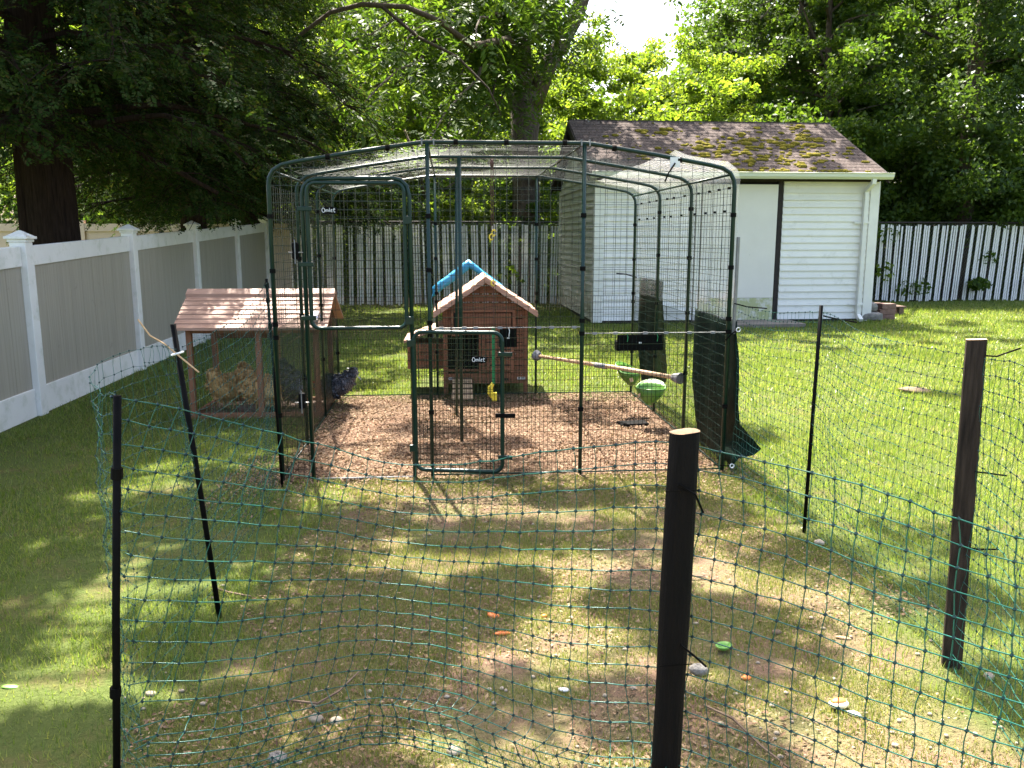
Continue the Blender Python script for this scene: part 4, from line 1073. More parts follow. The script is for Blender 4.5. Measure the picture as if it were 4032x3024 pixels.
pb('sill', 0.005, 0.04, 0.045, PD - 0.045, 0.0, 0.05); pb('sill', PW - 0.04, PW - 0.005, 0.045, PD - 0.045, 0.0, 0.05)
pb('rail', 0.005, 0.04, 0.045, PD - 0.045, 0.72, 0.76); pb('rail', PW - 0.04, PW - 0.005, 0.045, PD - 0.045, 0.72, 0.76)
pb('bedding', 0.03, PW - 0.03, 0.03, PD - 0.03, 0.0, 0.02, 'pallet_wood')
def wire_sheet(name, O, U, V, w, h, su, sv, r, mat, parent):
    O, U, V = Vector(O), Vector(U), Vector(V); q = MB()
    nu, nv = max(1, round(w / su)), max(1, round(h / sv))
    for i in range(nu + 1): q.tube([O + U * (w * i / nu), O + U * (w * i / nu) + V * h], r, 3, False)
    for j in range(nv + 1): q.tube([O + V * (h * j / nv), O + V * (h * j / nv) + U * w], r, 3, False)
    return q.build(name, mat, parent, kind='stuff')
wire_sheet('wire_mesh', (0.04, 0.045, 0.05), (1, 0, 0), (0, 0, 1), PW - 0.08, 0.67, 0.019, 0.019, 0.0004, 'green_wire', PN)
wire_sheet('wire_mesh', (0.045, 0.04, 0.05), (0, 1, 0), (0, 0, 1), PD - 0.08, 0.67, 0.019, 0.019, 0.0004, 'green_wire', PN)
wire_sheet('wire_mesh', (0.04, PD - 0.045, 0.05), (1, 0, 0), (0, 0, 1), PW - 0.08, 0.67, 0.019, 0.019, 0.0004, 'green_wire', PN)
for sg in (-1, 1):
    ya, yb = (-0.1, PD / 2) if sg < 0 else (PD + 0.1, PD / 2)
    for i in range(8):
        u0, u1 = i / 8, (i + 1) / 8
        y0, y1 = ya + (yb - ya) * u0, ya + (yb - ya) * u1
        z0, z1 = 0.755 + 0.265 * u0, 0.755 + 0.265 * u1 + 0.006
        vs = [(-0.07, y0, z0), (PW + 0.09, y0, z0), (PW + 0.09, y1, z1), (-0.07, y1, z1), (-0.07, y0, z0 + 0.022), (PW + 0.09, y0, z0 + 0.022), (PW + 0.09, y1, z1 + 0.007), (-0.07, y1, z1 + 0.007)]
        MB().hexa(vs).build('roof_plank', 'coop_roof', PN)
    MB().hexa([(-0.075, PD / 2, 1.03), (PW + 0.095, PD / 2, 1.03), (PW + 0.095, PD / 2 + sg * 0.06, 0.99), (-0.075, PD / 2 + sg * 0.06, 0.99), (-0.075, PD / 2, 1.065), (PW + 0.095, PD / 2, 1.065), (PW + 0.095, PD / 2 + sg * 0.06, 1.025), (-0.075, PD / 2 + sg * 0.06, 1.025)]).build('ridge_board', 'coop_roof', PN)
    for x in (0.02, PW - 0.02):
        MB().tube([(x, (0 if sg < 0 else PD), 0.74), (x, PD / 2, 1.0)], 0.02, 4).build('rafter', 'pen_wood', PN)
q = MB(); q.add([(PW, 0.03, 0.76), (PW, PD - 0.03, 0.76), (PW, PD / 2, 1.0), (PW + .012, 0.03, 0.76), (PW + .012, PD - 0.03, 0.76), (PW + .012, PD / 2, 1.0)], [(0, 2, 1), (3, 4, 5), (0, 1, 4, 3), (1, 2, 5, 4), (2, 0, 3, 5)]); q.build('gable_end', 'pen_wood', PN)
# printed carton on the pen roof
ct = thing('printed_carton', 'small white, blue and orange printed carton on the right end of the pen roof', 'carton', (-1.66, 6.83, 0.805), R(3))
ct.rotation_euler = (R(33), 0, R(3))
MB().box((0, 0.06, 0.02), (0.13, 0.12, 0.03)).build('box', 'white_plastic', ct)
MB().box((0.0, 0.035, 0.0365), (0.13, 0.03, 0.003)).build('print', 'print_blue', ct)
MB().box((-0.03, 0.085, 0.0365), (0.07, 0.02, 0.003)).build('print', 'print_orange', ct)
fd = thing('feed_tray', 'shallow grey brown feed tray on the pen floor between the buff hens', 'tray', (-2.25, 7.1, 0.02))
MB().tube([(0, 0, 0), (0, 0, 0.035)], [0.13, 0.15], 16).build('dish', 'paver_brick', fd)
def hen(name, label, loc, rz, mat, head_down=0.3, sc=1.0):
    """one hen: loft from tail to crown as one skin, then feather tufts"""
    r = thing(name, label, 'hen', loc, rz, 'hens in the roofed pen'); r.scale = (sc, sc, sc)
    hz = 0.42 * (1 - head_down) + 0.1 * head_down
    hx = 0.13 + 0.09 * head_down
    st = [((-0.235, 0.37), 0.012, 0.03), ((-0.2, 0.335), 0.03, 0.05), ((-0.165, 0.285), 0.06, 0.07), ((-0.11, 0.225), 0.105, 0.10), ((-0.03, 0.19), 0.13, 0.12), ((0.06, 0.19), 0.12, 0.12), ((0.12, 0.215 - 0.05 * head_down), 0.09, 0.1),
          ((0.14 + 0.02 * head_down, 0.30 - 0.14 * head_down), 0.055, 0.06), ((hx, hz - 0.03 + 0.06 * head_down), 0.034, 0.04), ((hx + 0.02, hz), 0.028, 0.034), ((hx + 0.035, hz + 0.012 - 0.03 * head_down), 0.02, 0.024), ((hx + 0.045, hz + 0.015 - 0.04 * head_down), 0.004, 0.005)]
    n = 12; vs = []
    for i, ((x, z), w, h) in enumerate(st):
        a = Vector((st[max(0, i - 1)][0][0], 0, st[max(0, i - 1)][0][1])); b2 = Vector((st[min(len(st) - 1, i + 1)][0][0], 0, st[min(len(st) - 1, i + 1)][0][1]))
        d = (b2 - a).normalized(); u = Vector((-d.z, 0, d.x))
        for j in range(n):
            th = 2 * math.pi * j / n
            p = Vector((x, 0, z)) + Vector((0, 1, 0)) * (w * math.cos(th)) + u * (h * math.sin(th))
            vs.append(p)
    q = MB(); q.add(vs, [(i * n + j, i * n + (j + 1) % n, (i + 1) * n + (j + 1) % n, (i + 1) * n + j) for i in range(len(st) - 1) for j in range(n)])
    q.add([vs[j] for j in range(n)], [tuple(range(n))[::-1]])
    q.build('body', mat, r, True).modifiers.new('s', 'SUBSURF').levels = 1
    rg3 = np.random.default_rng(len(label)); C, T = [], []
    for k in range(900):
        i = rg3.integers(1, 7); (x, z), w, h = st[i]; th = rg3.random() * 6.28
        C.append([x + rg3.normal() * 0.02, w * math.cos(th) * 1.0, z + h * math.sin(th) * 0.97]); T.append([-0.8, 0.25 * math.cos(th), -0.5 + 0.5 * (x < -0.12)])
    V, F = leaf_quads(np.array(C), 0.045, rg3, 0.6, 0.6, np.array(T))
    put('feathers', np_mesh('feathers', V, F, mat), r, kind='stuff')
    for s_ in (-1, 1):
        MB().tube([(0.0, s_ * 0.045, 0.12), (0.015, s_ * 0.045, 0.07), (0.0, s_ * 0.045, 0.012), (0.05, s_ * 0.05, 0.006)], [0.022, 0.009, 0.007, 0.004], 6).tube([(0.0, s_ * 0.045, 0.012), (0.035, s_ * 0.07, 0.005)], 0.005, 5).tube([(0.0, s_ * 0.045, 0.012), (0.035, s_ * 0.02, 0.005)], 0.005, 5).tube([(0.0, s_ * 0.045, 0.012), (-0.025, s_ * 0.045, 0.005)], 0.005, 5).build('leg', 'beak', r)
    hd = Vector((hx + 0.03, 0, hz + 0.005))
    MB().tube([hd + Vector((0.015, 0, 0.0)), hd + Vector((0.045, 0, -0.012 - 0.02 * head_down))], [0.011, 0.002], 6).build('beak', 'beak', r)
    q = MB()
    for k in range(4): q.ell(hd + Vector((-0.02 + 0.012 * k, 0, 0.034 + 0.006 * (k % 2))), (0.008, 0.003, 0.013), 6, 4)
    q.ell(hd + Vector((0.012, 0, -0.03)), (0.009, 0.006, 0.014), 6, 4); q.build('comb', 'comb_red', r)
    for s_ in (-1, 1): MB().ell(hd + Vector((0.0, s_ * 0.026, 0.004)), (0.004, 0.003, 0.004), 6, 4).build('eye', 'black_plastic', r)
    return r
hen('hen', 'buff hen at the left of the pen with its tail to the camera', (-2.47, 7.12, 0.02), R(75), 'feather_buff', 0.35)
hen('hen', 'buff hen in the middle of the pen, fluffy side on with raised tail', (-2.16, 7.02, 0.02), R(-35), 'feather_buff', 0.85, 1.05)
hen('hen', 'black and white barred hen in the pen behind the thin leaning post', (-1.93, 7.2, 0.02), R(-55), 'feather_barred', 0.9, 1.05)
hen('hen', 'speckled dark hen at the right end of the pen by the run wall', (-1.60, 7.42, 0.0), R(165), 'feather_barred', 0.75, 0.9)
# ------------------------------------------------------------------ walk-in run
RN = thing('walk_in_run', 'tall green steel walk-in poultry run with arched mesh roof and two-part door', 'poultry run', (RUN_O[0], RUN_O[1], 0), RUN_A)
RW, RD = 2.80, 2.75
def ztop(x):
    xs = [0, .02, .08, .2, .93, 1.87, 2.6, 2.72, 2.78, 2.8]; zs = [1.80, 1.87, 1.915, 1.94, 2.055, 2.055, 1.935, 1.91, 1.865, 1.8]
    return float(np.interp(x, xs, zs))
ARCH = [(0, 1.80), (0.005, 1.84), (0.03, 1.885), (0.08, 1.917), (0.16, 1.935), (0.5, 1.992), (0.88, 2.048), (0.93, 2.053), (1.87, 2.053), (1.92, 2.048), (2.3, 1.99), (2.64, 1.932), (2.72, 1.914), (2.77, 1.885), (2.795, 1.84), (2.8, 1.80)]
for k in range(4):
    y = RD * k / 3
    MB().tube([(0, y, 0)] + [(x, y, z) for x, z in ARCH] + [(2.8, y, 0)], 0.0135 if k in (0,) else 0.0125, 8).build('arch_rail', 'green_steel', RN, True)
for x in (0.93, 1.87):
    for y in (0.0, RD):
        MB().tube([(x, y, 0), (x, y, 2.05)], 0.0125, 8).build('pole', 'green_steel', RN, True)
MB().tube([(1.13, RD / 3, -0.02), (1.13, RD / 3, 2.05)], 0.014, 8).build('pole', 'green_steel', RN, True)
MB().tube([(1.1, 2 * RD / 3, -0.02), (1.12, 2 * RD / 3, 2.05)], 0.012, 8).build('pole', 'green_steel', RN, True)
coup = MB().tube([(0, 0, -0.013), (0, 0, 0.013)], 0.018, 8).mesh('collar', 'black_plastic')
for x in (0.0, 0.93, 1.87, 2.8):
    for y in (0.0, RD):
        for z in (0.42, 0.9, 0.98, 1.3, 1.62): put('collar', coup, RN, (x, y, z + 0.02 * math.sin(x * 7 + y)))
for y in (RD / 3, 2 * RD / 3):
    for x in (0.0, 2.8):
        for z in (0.5, 0.95, 1.35, 1.7): put('collar', coup, RN, (x, y, z))
for x in (0.35, 0.7, 1.1, 1.4, 1.75, 2.05, 2.45): put('collar', coup, RN, (x, 0, ztop(x)), (0, R(90), 0))
GWR = 0.0016
def panel(O, U, w, z0, z1, su, sz, r=GWR, parent=RN, mat='green_wire', top=None):
    """upright wire panel from O along U"""
    O, U = Vector(O), Vector(U); q = MB()
    nu = max(1, round(w / su)); nz = max(1, round((z1 - z0) / sz))
    for i in range(nu + 1):
        p = O + U * (w * i / nu)
        zt = z1 if top is None else top(p.x)
        j_ = random.uniform(-.002, .002)
        q.tube([(p.x, p.y, z0), (p.x + j_, p.y + j_, (z0 + zt) / 2), (p.x, p.y, zt)], r, 3, False)
    for j in range(nz + 1):
        z = z0 + (z1 - z0) * j / nz
        a, b2 = O.copy(), O + U * w
        if top is not None and z > 1.8:
            # clip the wire where the arch is lower
            xs = [a.x + (b2.x - a.x) * k / 40 for k in range(41)]; xs = [x for x in xs if ztop(x) > z]
            if len(xs) < 2: continue
            a, b2 = Vector((xs[0], a.y, 0)), Vector((xs[-1], a.y, 0))
        sag = random.uniform(-.003, .003)
        m_ = (a + b2) / 2
        q.tube([(a.x, a.y - r * 1.6, z), (m_.x, m_.y - r * 1.6 + sag, z + sag), (b2.x, b2.y - r * 1.6, z)], r, 3, False)
    return q.build('wire_panel', mat, parent, kind='stuff')
XA, ZU, ZL = (1, 0, 0), 0.95, 0.0
# front
panel((0.0, 0, 0), XA, 0.20, 0.02, 0.95, 0.033, 0.05); panel((0.0, 0, 0), XA, 0.20, 0.95, 1.95, 0.066, 0.05, top=ztop)
panel((0.82, 0, 0), XA, 0.11, 0.02, 0.95, 0.033, 0.05); panel((0.82, 0, 0), XA, 0.11, 0.95, 2.0, 0.055, 0.05, top=ztop)
panel((0.2, 0, 0), XA, 0.62, 1.86, 1.99, 0.066, 0.05, top=ztop)
panel((0.93, 0, 0), XA, 0.94, 0.02, 0.95, 0.0262, 0.066); panel((0.93, 0, 0), XA, 0.94, 0.95, 2.04, 0.066, 0.066, top=ztop)
panel((1.87, 0, 0), XA, 0.93, 0.02, 0.91, 0.0262, 0.066); panel((1.87, 0, 0), XA, 0.93, 0.91, 2.02, 0.066, 0.066, top=ztop)
# back
for i in range(3):
    panel((0.933 * i, RD, 0), XA, 0.933, 0.02, 0.95, 0.0262, 0.066); panel((0.933 * i, RD, 0), XA, 0.933, 0.95, 2.02, 0.066, 0.066, top=ztop)
# sides
for i in range(3):
    for x in (0, 2.8):
        y0 = RD / 3 * i
        q = panel((x, y0, 0), (0, 1, 0), RD / 3, 0.02, 0.95, 0.0262, 0.066)
        panel((x, y0, 0), (0, 1, 0), RD / 3, 0.95, 1.8, 0.066, 0.05)
# roof: wires over the arch and along the ridge direction
dense = []
for (a, b2) in zip(ARCH[:-1], ARCH[1:]):
    n_ = max(1, int(math.hypot(b2[0] - a[0], b2[1] - a[1]) / 0.13))
    dense += [(a[0] + (b2[0] - a[0]) * k / n_, a[1] + (b2[1] - a[1]) * k / n_) for k in range(n_)]
dense.append(ARCH[-1])
for i in range(3):
    q = MB()
    for k in range(14):
        y = RD / 3 * (i + k / 13.0)
        sg = 0.012 * math.sin(math.pi * k / 13)
        q.tube([(x, y, z + 0.004 - sg) for x, z in ARCH], 0.001, 3, False)
    for x, z in dense[::1]:
        q.tube([(x, RD / 3 * i, z + 0.003), (x, RD / 3 * (i + .5), z - 0.009), (x, RD / 3 * (i + 1), z + 0.003)], 0.001, 3, False)
    q.build('roof_wires', 'roof_wire', RN, kind='stuff')
for a, b2 in (((0.93, 0), (0.93, RD)), ((1.87, 0), (1.87, RD)), ((0.03, 0), (0.03, RD)), ((2.77, 0), (2.77, RD))):
    MB().tube([(a[0], a[1], ztop(a[0]) + .002), (b2[0], b2[1], ztop(b2[0]) + .002)], 0.008, 6).build('purlin', 'green_steel', RN, True)
for a, b2 in (((0, 0), (0, RD)), ((0.93, 0), (2.8, 0)), ((0, RD), (2.8, RD)), ((2.8, 0), (2.8, RD))):
    MB().tube([(a[0], a[1], 0.02), (b2[0], b2[1], 0.02)], 0.005, 6).build('ground_rail', 'green_steel', RN, True)
MB().tube([(0.2, 0, 0.008), (0.82, 0, 0.008)], 0.008, 6).build('ground_rail', 'galvanized', RN, True)
# clips along panel seams
clip = MB().box((0, 0, 0), (0.028, 0.014, 0.014)).mesh('clip', 'grey_rubber'); clipb = MB().box((0, 0, 0), (0.022, 0.014, 0.014)).mesh('clip', 'black_plastic')
for x in (1.0, 1.14, 1.21, 1.36, 1.6, 1.68, 1.82): put('clip', clip, RN, (x, -0.008, 0.95))
for x in (1.95, 2.08, 2.27, 2.4, 2.55, 2.7): put('clip', clip, RN, (x, -0.008, 0.91))
for y in (0.1, 0.3, 0.5, 0.75, 1.1, 1.4, 1.6, 1.95, 2.2, 2.5):
    put('clip', clipb, RN, (2.8, y, 1.8), (0, 0, R(90))); put('clip', clipb, RN, (2.80, y + 0.07, 1.66), (0, 0, R(90)))
for x in (1.85, 1.9): put('clip', clip, RN, (x, -0.003, 2.055), (0, R(90), 0), (1.3, 2.2, 0.6))
for x in (0.9, 0.97): put('clip', clip, RN, (x, -0.003, 2.053), (0, R(90), 0), (1.3, 2.2, 0.6))
MB().tube([(0.93, -0.003, 0.95), (1.87, -0.003, 0.95)], 0.0028, 5).build('seam_rail', 'galvanized', RN); MB().tube([(1.87, -0.003, 0.91), (2.8, -0.003, 0.91)], 0.0028, 5).build('seam_rail', 'galvanized', RN)
# door surround
def round_rect(x0, x1, z0, z1, rr, y=0.0, close=True, n=5):
    pts = []
    for cx, cz, a0 in ((x1 - rr, z1 - rr, 0), (x0 + rr, z1 - rr, 90), (x0 + rr, z0 + rr, 180), (x1 - rr, z0 + rr, 270)):
        for k in range(n + 1):
            a = R(a0 + 90 * k / n); pts.append((cx + rr * math.cos(a), y, cz + rr * math.sin(a)))
    return pts + [pts[0]] if close else pts
sr = [(0.19, 0, 0)] + [(0.19, 0, 1.74), (0.2, 0, 1.79), (0.23, 0, 1.825), (0.28, 0, 1.84), (0.72, 0, 1.845), (0.77, 0, 1.835), (0.805, 0, 1.80), (0.82, 0, 1.74), (0.82, 0, 0)]
MB().tube(sr, 0.0135, 8).build('door_surround', 'green_steel', RN, True)
def plate(parent, x, y, z):
    """dark rounded name plate with the white lettering it carries"""
    q = MB(); n = 7; P = []
    w, h = 0.049, 0.021
    for cx, a0 in ((w - h, -90), (-(w - h), 90)):
        for k in range(n + 1):
            a = R(a0 + 180 * k / n); P.append((cx + h * math.cos(a), h * math.sin(a)))
    m_ = len(P); q.add([(x + a, y - 0.006, z + b2) for a, b2 in P] + [(x + a, y + 0.002, z + b2) for a, b2 in P], [tuple(range(m_)), tuple(range(m_, 2 * m_))[::-1]] + [(i, m_ + i, m_ + (i + 1) % m_, (i + 1) % m_) for i in range(m_)])
    q.build('name_plate', 'black_plastic', parent)
    ST = [[(-.040, .004), (-.037, .012), (-.030, .013), (-.024, .006), (-.024, -.004), (-.029, -.011), (-.036, -.010), (-.040, -.003), (-.040, .004), (-.036, .014)],
          [(-.019, .004), (-.018, -.009)], [(-.018, .000), (-.014, .005), (-.011, .000), (-.011, -.008)], [(-.011, .000), (-.007, .005), (-.003, .001), (-.002, -.008)],
          [(.003, .014), (.003, -.004), (.007, -.008)],
          [(.011, -.001), (.019, .001), (.017, .006), (.012, .004), (.010, -.002), (.013, -.008), (.020, -.007)],
          [(.029, .013), (.027, -.002), (.030, -.010), (.036, -.008)], [(.023, .006), (.036, .007)]]
    q = MB()
    for s_ in ST: q.tube([(x + a * 1.02, y - 0.0075, z + b2 * 1.05) for a, b2 in s_], 0.0019, 5)
    q.build('lettering', 'white_plastic', parent)
# closed upper door
ud = MB().tube(round_rect(0.22, 0.79, 0.955, 1.815, 0.05, -0.012), 0.0125, 8, False).build('upper_door', 'green_steel', RN, True, label='closed upper half of the run door with name plate')
panel((0.225, -0.012, 0), XA, 0.56, 0.965, 1.81, 0.066, 0.05, parent=ud)
plate(ud, 0.35, -0.026, 1.655)
for z in (1.60, 1.0): MB().box((0.808, -0.02, z), (0.05, 0.022, 0.05)).build('hinge', 'green_steel', ud, bevel=0.004)
# open lower door, swung out past its hinge
HX, HY, an = 0.83, -0.012, R(-10)
def dl(u, z, off=0.0): return (HX + u * math.cos(an) + off * math.sin(an) * -1, HY + u * math.sin(an) - off * math.cos(an) , z)
fr = [dl(p[0], p[2]) for p in round_rect(0.0, 0.545, 0.06, 0.93, 0.055)]
ld = MB().tube(fr, 0.0135, 8, False).build('lower_door', 'green_steel', RN, True, label='open lower half of the run door swung outward')
q = MB()
for i in range(1, 22): q.tube([dl(0.545 * i / 22, 0.065, 0.0), dl(0.545 * i / 22, 0.925, 0.0)], GWR, 3, False)
for j in range(1, 25): q.tube([dl(0.0, 0.06 + 0.87 * j / 25, 0.003), dl(0.545, 0.06 + 0.87 * j / 25, 0.003)], GWR, 3, False)
q.build('wire_panel', 'green_wire', ld, kind='stuff')
# plate on the lower door: built flat, then turned with the leaf
pe = bpy.data.objects.new('name_plate', None)
px_, py_, pz_ = dl(0.40, 0.765, 0.014)
class _P: pass
before = set(COL.objects)
plate(ld, 0, 0, 0)
for o in set(COL.objects) - before: o.location = (px_, py_, pz_); o.rotation_euler = (0, 0, an)
bpy.data.objects.remove(pe)
for z, dk in ((0.80, 'green_steel'), (0.42, 'black_plastic'), (0.155, 'green_steel')):
    MB().box(dl(0.56, z, 0.01), (0.125 if dk[0] == 'b' else 0.09, 0.014, 0.028), Matrix.Rotation(an, 3, 'Z')).build('lock_plate', dk, ld, bevel=0.005)
for z in (0.86, 0.2): MB().box((0.815, -0.014, z), (0.05, 0.024, 0.045)).build('hinge', 'green_steel', ld, bevel=0.004)
# latches on the side of the opening
for z in (1.42, 0.515):
    la = MB().box((0.145, -0.03, z), (0.042, 0.035, 0.10)).build('latch', 'black_plastic', RN, bevel=0.012)
    MB().tube([(0.145, -0.052, z - 0.075), (0.145, -0.052, z + 0.065)], 0.0035, 6).build('bolt', 'galvanized', la)
    MB().tube([(0.105, -0.04, z - 0.01), (0.19, -0.04, z - 0.01)], 0.004, 6).build('pin', 'galvanized', la)
for z, m_ in ((1.665, 'green_steel'), (1.34, 'green_steel'), (1.02, 'green_steel')):
    MB().box((0.205, -0.026, z), (0.088, 0.014, 0.026)).build('stop_plate', m_, RN, bevel=0.003)
# clear film over the right wall and roof edge
def film(y0, y1, z0, xr, seed):
    r_ = random.Random(seed); g_ = []
    prof = [(2.825, z0 + (1.78 - z0) * k / 8) for k in range(9)] + [(2.832, 1.84), (2.81, 1.90), (2.75, 1.945), (2.66, 1.955), (2.5, 1.98), (xr, 2.01)]
    for k in range(13):
        y = y0 + (y1 - y0) * k / 12
        g_.append([(RN_x(x + 0.008 * math.sin(8 * y + z * 3) + r_.uniform(-.002, .002)), y, z + 0.006 * math.sin(11 * y + x)) for x, z in prof])
    return g_
def RN_x(x): return x
MB().sheet(film(-0.03, RD * 0.98, 0.98, 2.42, 4)).build('clear_sheet', 'clear_film', RN, True)
MB().tube([(2.833, -0.01, 0.9), (2.835, -0.01, 1.5)], 0.012, 6).build('sheet_batten', 'galvanized', RN)
MB().box((2.42, -0.014, 1.945), (0.06, 0.004, 0.06)).build('corner_tab', 'white_plastic', RN)
MB().tube([(2.42, -0.02, 1.94), (2.38, -0.02, 1.88), (2.36, -0.02, 1.83)], 0.005, 5).build('tie', 'black_plastic', RN)

def loc(u, v, z): return (RUN_O[0] + u * math.cos(RUN_A) - v * math.sin(RUN_A), RUN_O[1] + u * math.sin(RUN_A) + v * math.cos(RUN_A), z)
# dark green windbreak tarps tied to the right wall
def tarp(name, label, y0, y1, rows):
    r = thing(name, label, 'tarp', loc(2.84, 0, 0), RUN_A, 'dark green tarps on the right wall')
    g_ = []
    for z, a, b2, bulge in rows:
        g_.append([(0.012 + bulge * (1 - k / 14) ** 2 + 0.010 * math.sin(k * 1.1 + z * 5), y0 + (y1 - y0) * (a + (b2 - a) * k / 14), z + 0.02 * math.sin(k * .8) * (z < .3)) for k in range(15)])
    MB().sheet(g_).build('sheet', 'tarp_green', r, True, solid=0.003)
    return r
t1 = tarp('windbreak_tarp', 'dark green tarp on the front right wall, its lower corner curling out', -0.03, 0.93,
     [(0.98, 0, 1, 0), (0.9, 0, 1, 0.0), (0.75, 0, .99, 0.02), (0.6, 0.0, .97, 0.02), (0.45, 0, .94, 0.015), (0.32, 0, .88, 0.03), (0.24, -.02, .84, 0.10), (0.17, -.06, .8, 0.16), (0.13, -.05, .78, 0.12), (0.10, -.02, .76, 0.03), (0.03, 0.0, .7, -0.01)])
for z in (0.93, 0.05):
    q = MB(); q.tube([(0.01 + 0.013 * math.cos(a), -0.045, z + 0.013 * math.sin(a)) for a in [R(40 * k) for k in range(10)]], 0.004, 6, False); q.build('grommet', 'white_plastic', t1)
MB().tube([(0.01, -0.04, 0.93), (-0.03, -0.03, 0.9), (-0.06, -0.02, 0.86)], 0.005, 5).build('cord', 'black_plastic', t1)
MB().tube([(0.0, -0.045, 0.05), (-0.1, -0.03, 0.055), (-0.14, -0.02, 0.05)], 0.003, 5).build('cord', 'black_plastic', t1)
t2 = tarp('windbreak_tarp', 'dark green tarp tied to the rear right wall of the run behind the green scoops', 1.83, 2.77,
     [(1.13, 0, 1, 0), (1.0, 0, 1, 0.0), (0.8, 0, .98, 0.02), (0.6, 0.02, .96, 0.03), (0.45, 0.05, .9, 0.05), (0.3, .1, .8, 0.07), (0.18, .12, .72, 0.05)])
MB().tube([(0, 0.96 + 1.83, 1.12), (-0.1, 0.98 + 1.83, 1.15), (-0.2, 0.95 + 1.83, 1.16)], 0.006, 5).build('cord', 'black_plastic', t2)

# perch pole across the run
pc = thing('perch', 'long pale wooden perch slanting across the run with grey end cups', 'perch', (0, 0, 0))
A, B = Vector((0.245, 7.62, 0.42)), Vector(loc(2.75, 0.93, 0.46))
MB().tube([A, A.lerp(B, 0.3), A.lerp(B, 0.62) + Vector((0, 0, 0.006)), B], [0.015, 0.017, 0.018, 0.017], 10).build('pole', 'raw_wood', pc, True)
d = (B - A).normalized()
MB().tube([A - d * 0.035, A + d * 0.015], [0.055, 0.032], 12).build('end_cup', 'grey_rubber', pc, True, bevel=0.004)
MB().tube([B - d * 0.05, B + d * 0.03], [0.03, 0.045], 12).build('end_cup', 'grey_rubber', pc, True, bevel=0.004)
MB().tube([A.lerp(B, 0.46), A.lerp(B, 0.54)], 0.0225, 10).build('tape', 'grey_rubber', pc, True)
# hanging black troughs
def trough(label, u0, u1, z0, z1, cord):
    t = thing('hanging_trough', label, 'trough', loc((u0 + u1) / 2, 0.03, z0), RUN_A, 'black troughs hooked on the front mesh'); w = u1 - u0; h = z1 - z0
    q = MB(); q.box((0, 0, h / 2), (w, 0.006, h)).box((0, 0.035, 0.003), (w, 0.07, 0.006)).box((0, 0.07, h * 0.28), (w, 0.005, h * 0.56)).box((-w / 2, 0.035, h * .28), (0.005, 0.07, h * .56)).box((w / 2, 0.035, h * .28), (0.005, 0.07, h * .56))
    q.build('trough', 'black_plastic', t); MB().box((0.0, -0.006, h * 0.5), (0.016, 0.006, 0.008)).build('rivet', 'white_plastic', t)
    for c in cord: MB().tube([(c, -0.03, h + 0.01), (c + .006, -0.034, h - 0.01), (c + 0.002, -0.034, h * 0.6)], 0.0022, 5).build('cord', 'white_plastic' if len(cord) == 1 else 'ribbon_green', t)
trough('small square black trough hooked on the front mesh right of the coop door', 1.36, 1.465, 0.825, 0.94, (0.0,))
trough('long black trough tied to the front mesh over the green scoops', 2.10, 2.39, 0.795, 0.895, (-0.09, 0.1))
# chain with yellow clips, green ribbon and toy
ch = thing('hanging_toy', 'yellow toy hanging on a green ribbon and rusty chain from the run roof', 'toy', (-0.145, 5.93, 0))
q = MB()
for sg in (0, 1):
    z = 2.04
    while z > (0.85 if sg else 1.5):
        q.tube([(0.014 * sg, 0, z), (0.014 * sg, 0, z - 0.028)], 0.0035 + 0.0012 * (int(z * 60) % 2), 4); z -= 0.027
q.build('chain', 'rust', ch); MB().ell((0.006, 0, 2.0), (0.014, 0.014, 0.03), 8, 6).build('hook', 'rust', ch, True)
for x, z in ((0.0, 1.5), (0.018, 1.53), (0.012, 1.18)):
    q = MB(); q.tube([(x + 0.014 * math.cos(a), -0.008, z + 0.02 * math.sin(a)) for a in [R(40 * k) for k in range(9)]], 0.005, 6); q.build('snap_clip', 'yellow_plastic', ch)
MB().box((0.012, 0, 0.66), (0.022, 0.004, 0.42)).build('ribbon', 'ribbon_green', ch)
q = MB(); q.tube([(0.008, 0, 0.46), (-0.012, 0, 0.43), (-0.012, 0, 0.39), (0.0, 0, 0.355)], [0.012, 0.02, 0.022, 0.014], 8).box((0.018, 0, 0.362), (0.035, 0.03, 0.06)); q.build('weight', 'yellow_plastic', ch)
# green scoops
def scoop(label, c, rz, tilt, L=0.13):
    s_ = thing('scoop_feeder', label, 'feeder', c, rz, 'green scoop feeders on the right wall'); s_.rotation_euler = (tilt, 0, rz)
    q = MB(); n = 18; rows = []
    for i in range(8):
        v = i / 7; rr_ = L * math.sin(math.pi / 2 * (0.12 + 0.88 * v)) ; z = L * 1.35 * v
        rows.append([(rr_ * math.cos(2 * math.pi * k / n) * 1.15, rr_ * 0.85 * math.sin(2 * math.pi * k / n), z - (0.045 * max(0, -math.sin(2 * math.pi * k / n)) * v) + 0.10 * max(0, math.sin(2 * math.pi * k / n)) * v * v) for k in range(n + 1)])
    q.sheet(rows); q.build('bowl', 'scoop_green', s_, True, solid=0.006)
    MB().tube([(p[0], p[1], p[2]) for p in rows[-1]], 0.007, 6, False).build('rim', 'scoop_green', s_, True)
    MB().box((-L * 0.75, -L * 0.55, L * 0.5), (0.03, 0.004, 0.035), Matrix.Rotation(R(-45), 3, 'Z')).build('sticker', 'cut_wood', s_)
scoop('front bright green scoop feeder hanging low on the right wall of the run', (1.08, 6.45, 0.2), R(-20), R(-28), 0.1)
scoop('rear green scoop feeder behind the front one, tipped back', (1.02, 6.95, 0.26), R(50), R(-20), 0.095)
MB().box((0, 0, 0.01), (0.24, 0.13, 0.03)).build('rubber_mat', 'black_plastic', None, loc=(0.98, 6.6, 0.0), rot=(0, 0, 0.2), bevel=0.01, label='flat black rubber pad on the wood chips under the scoops', cat='mat')

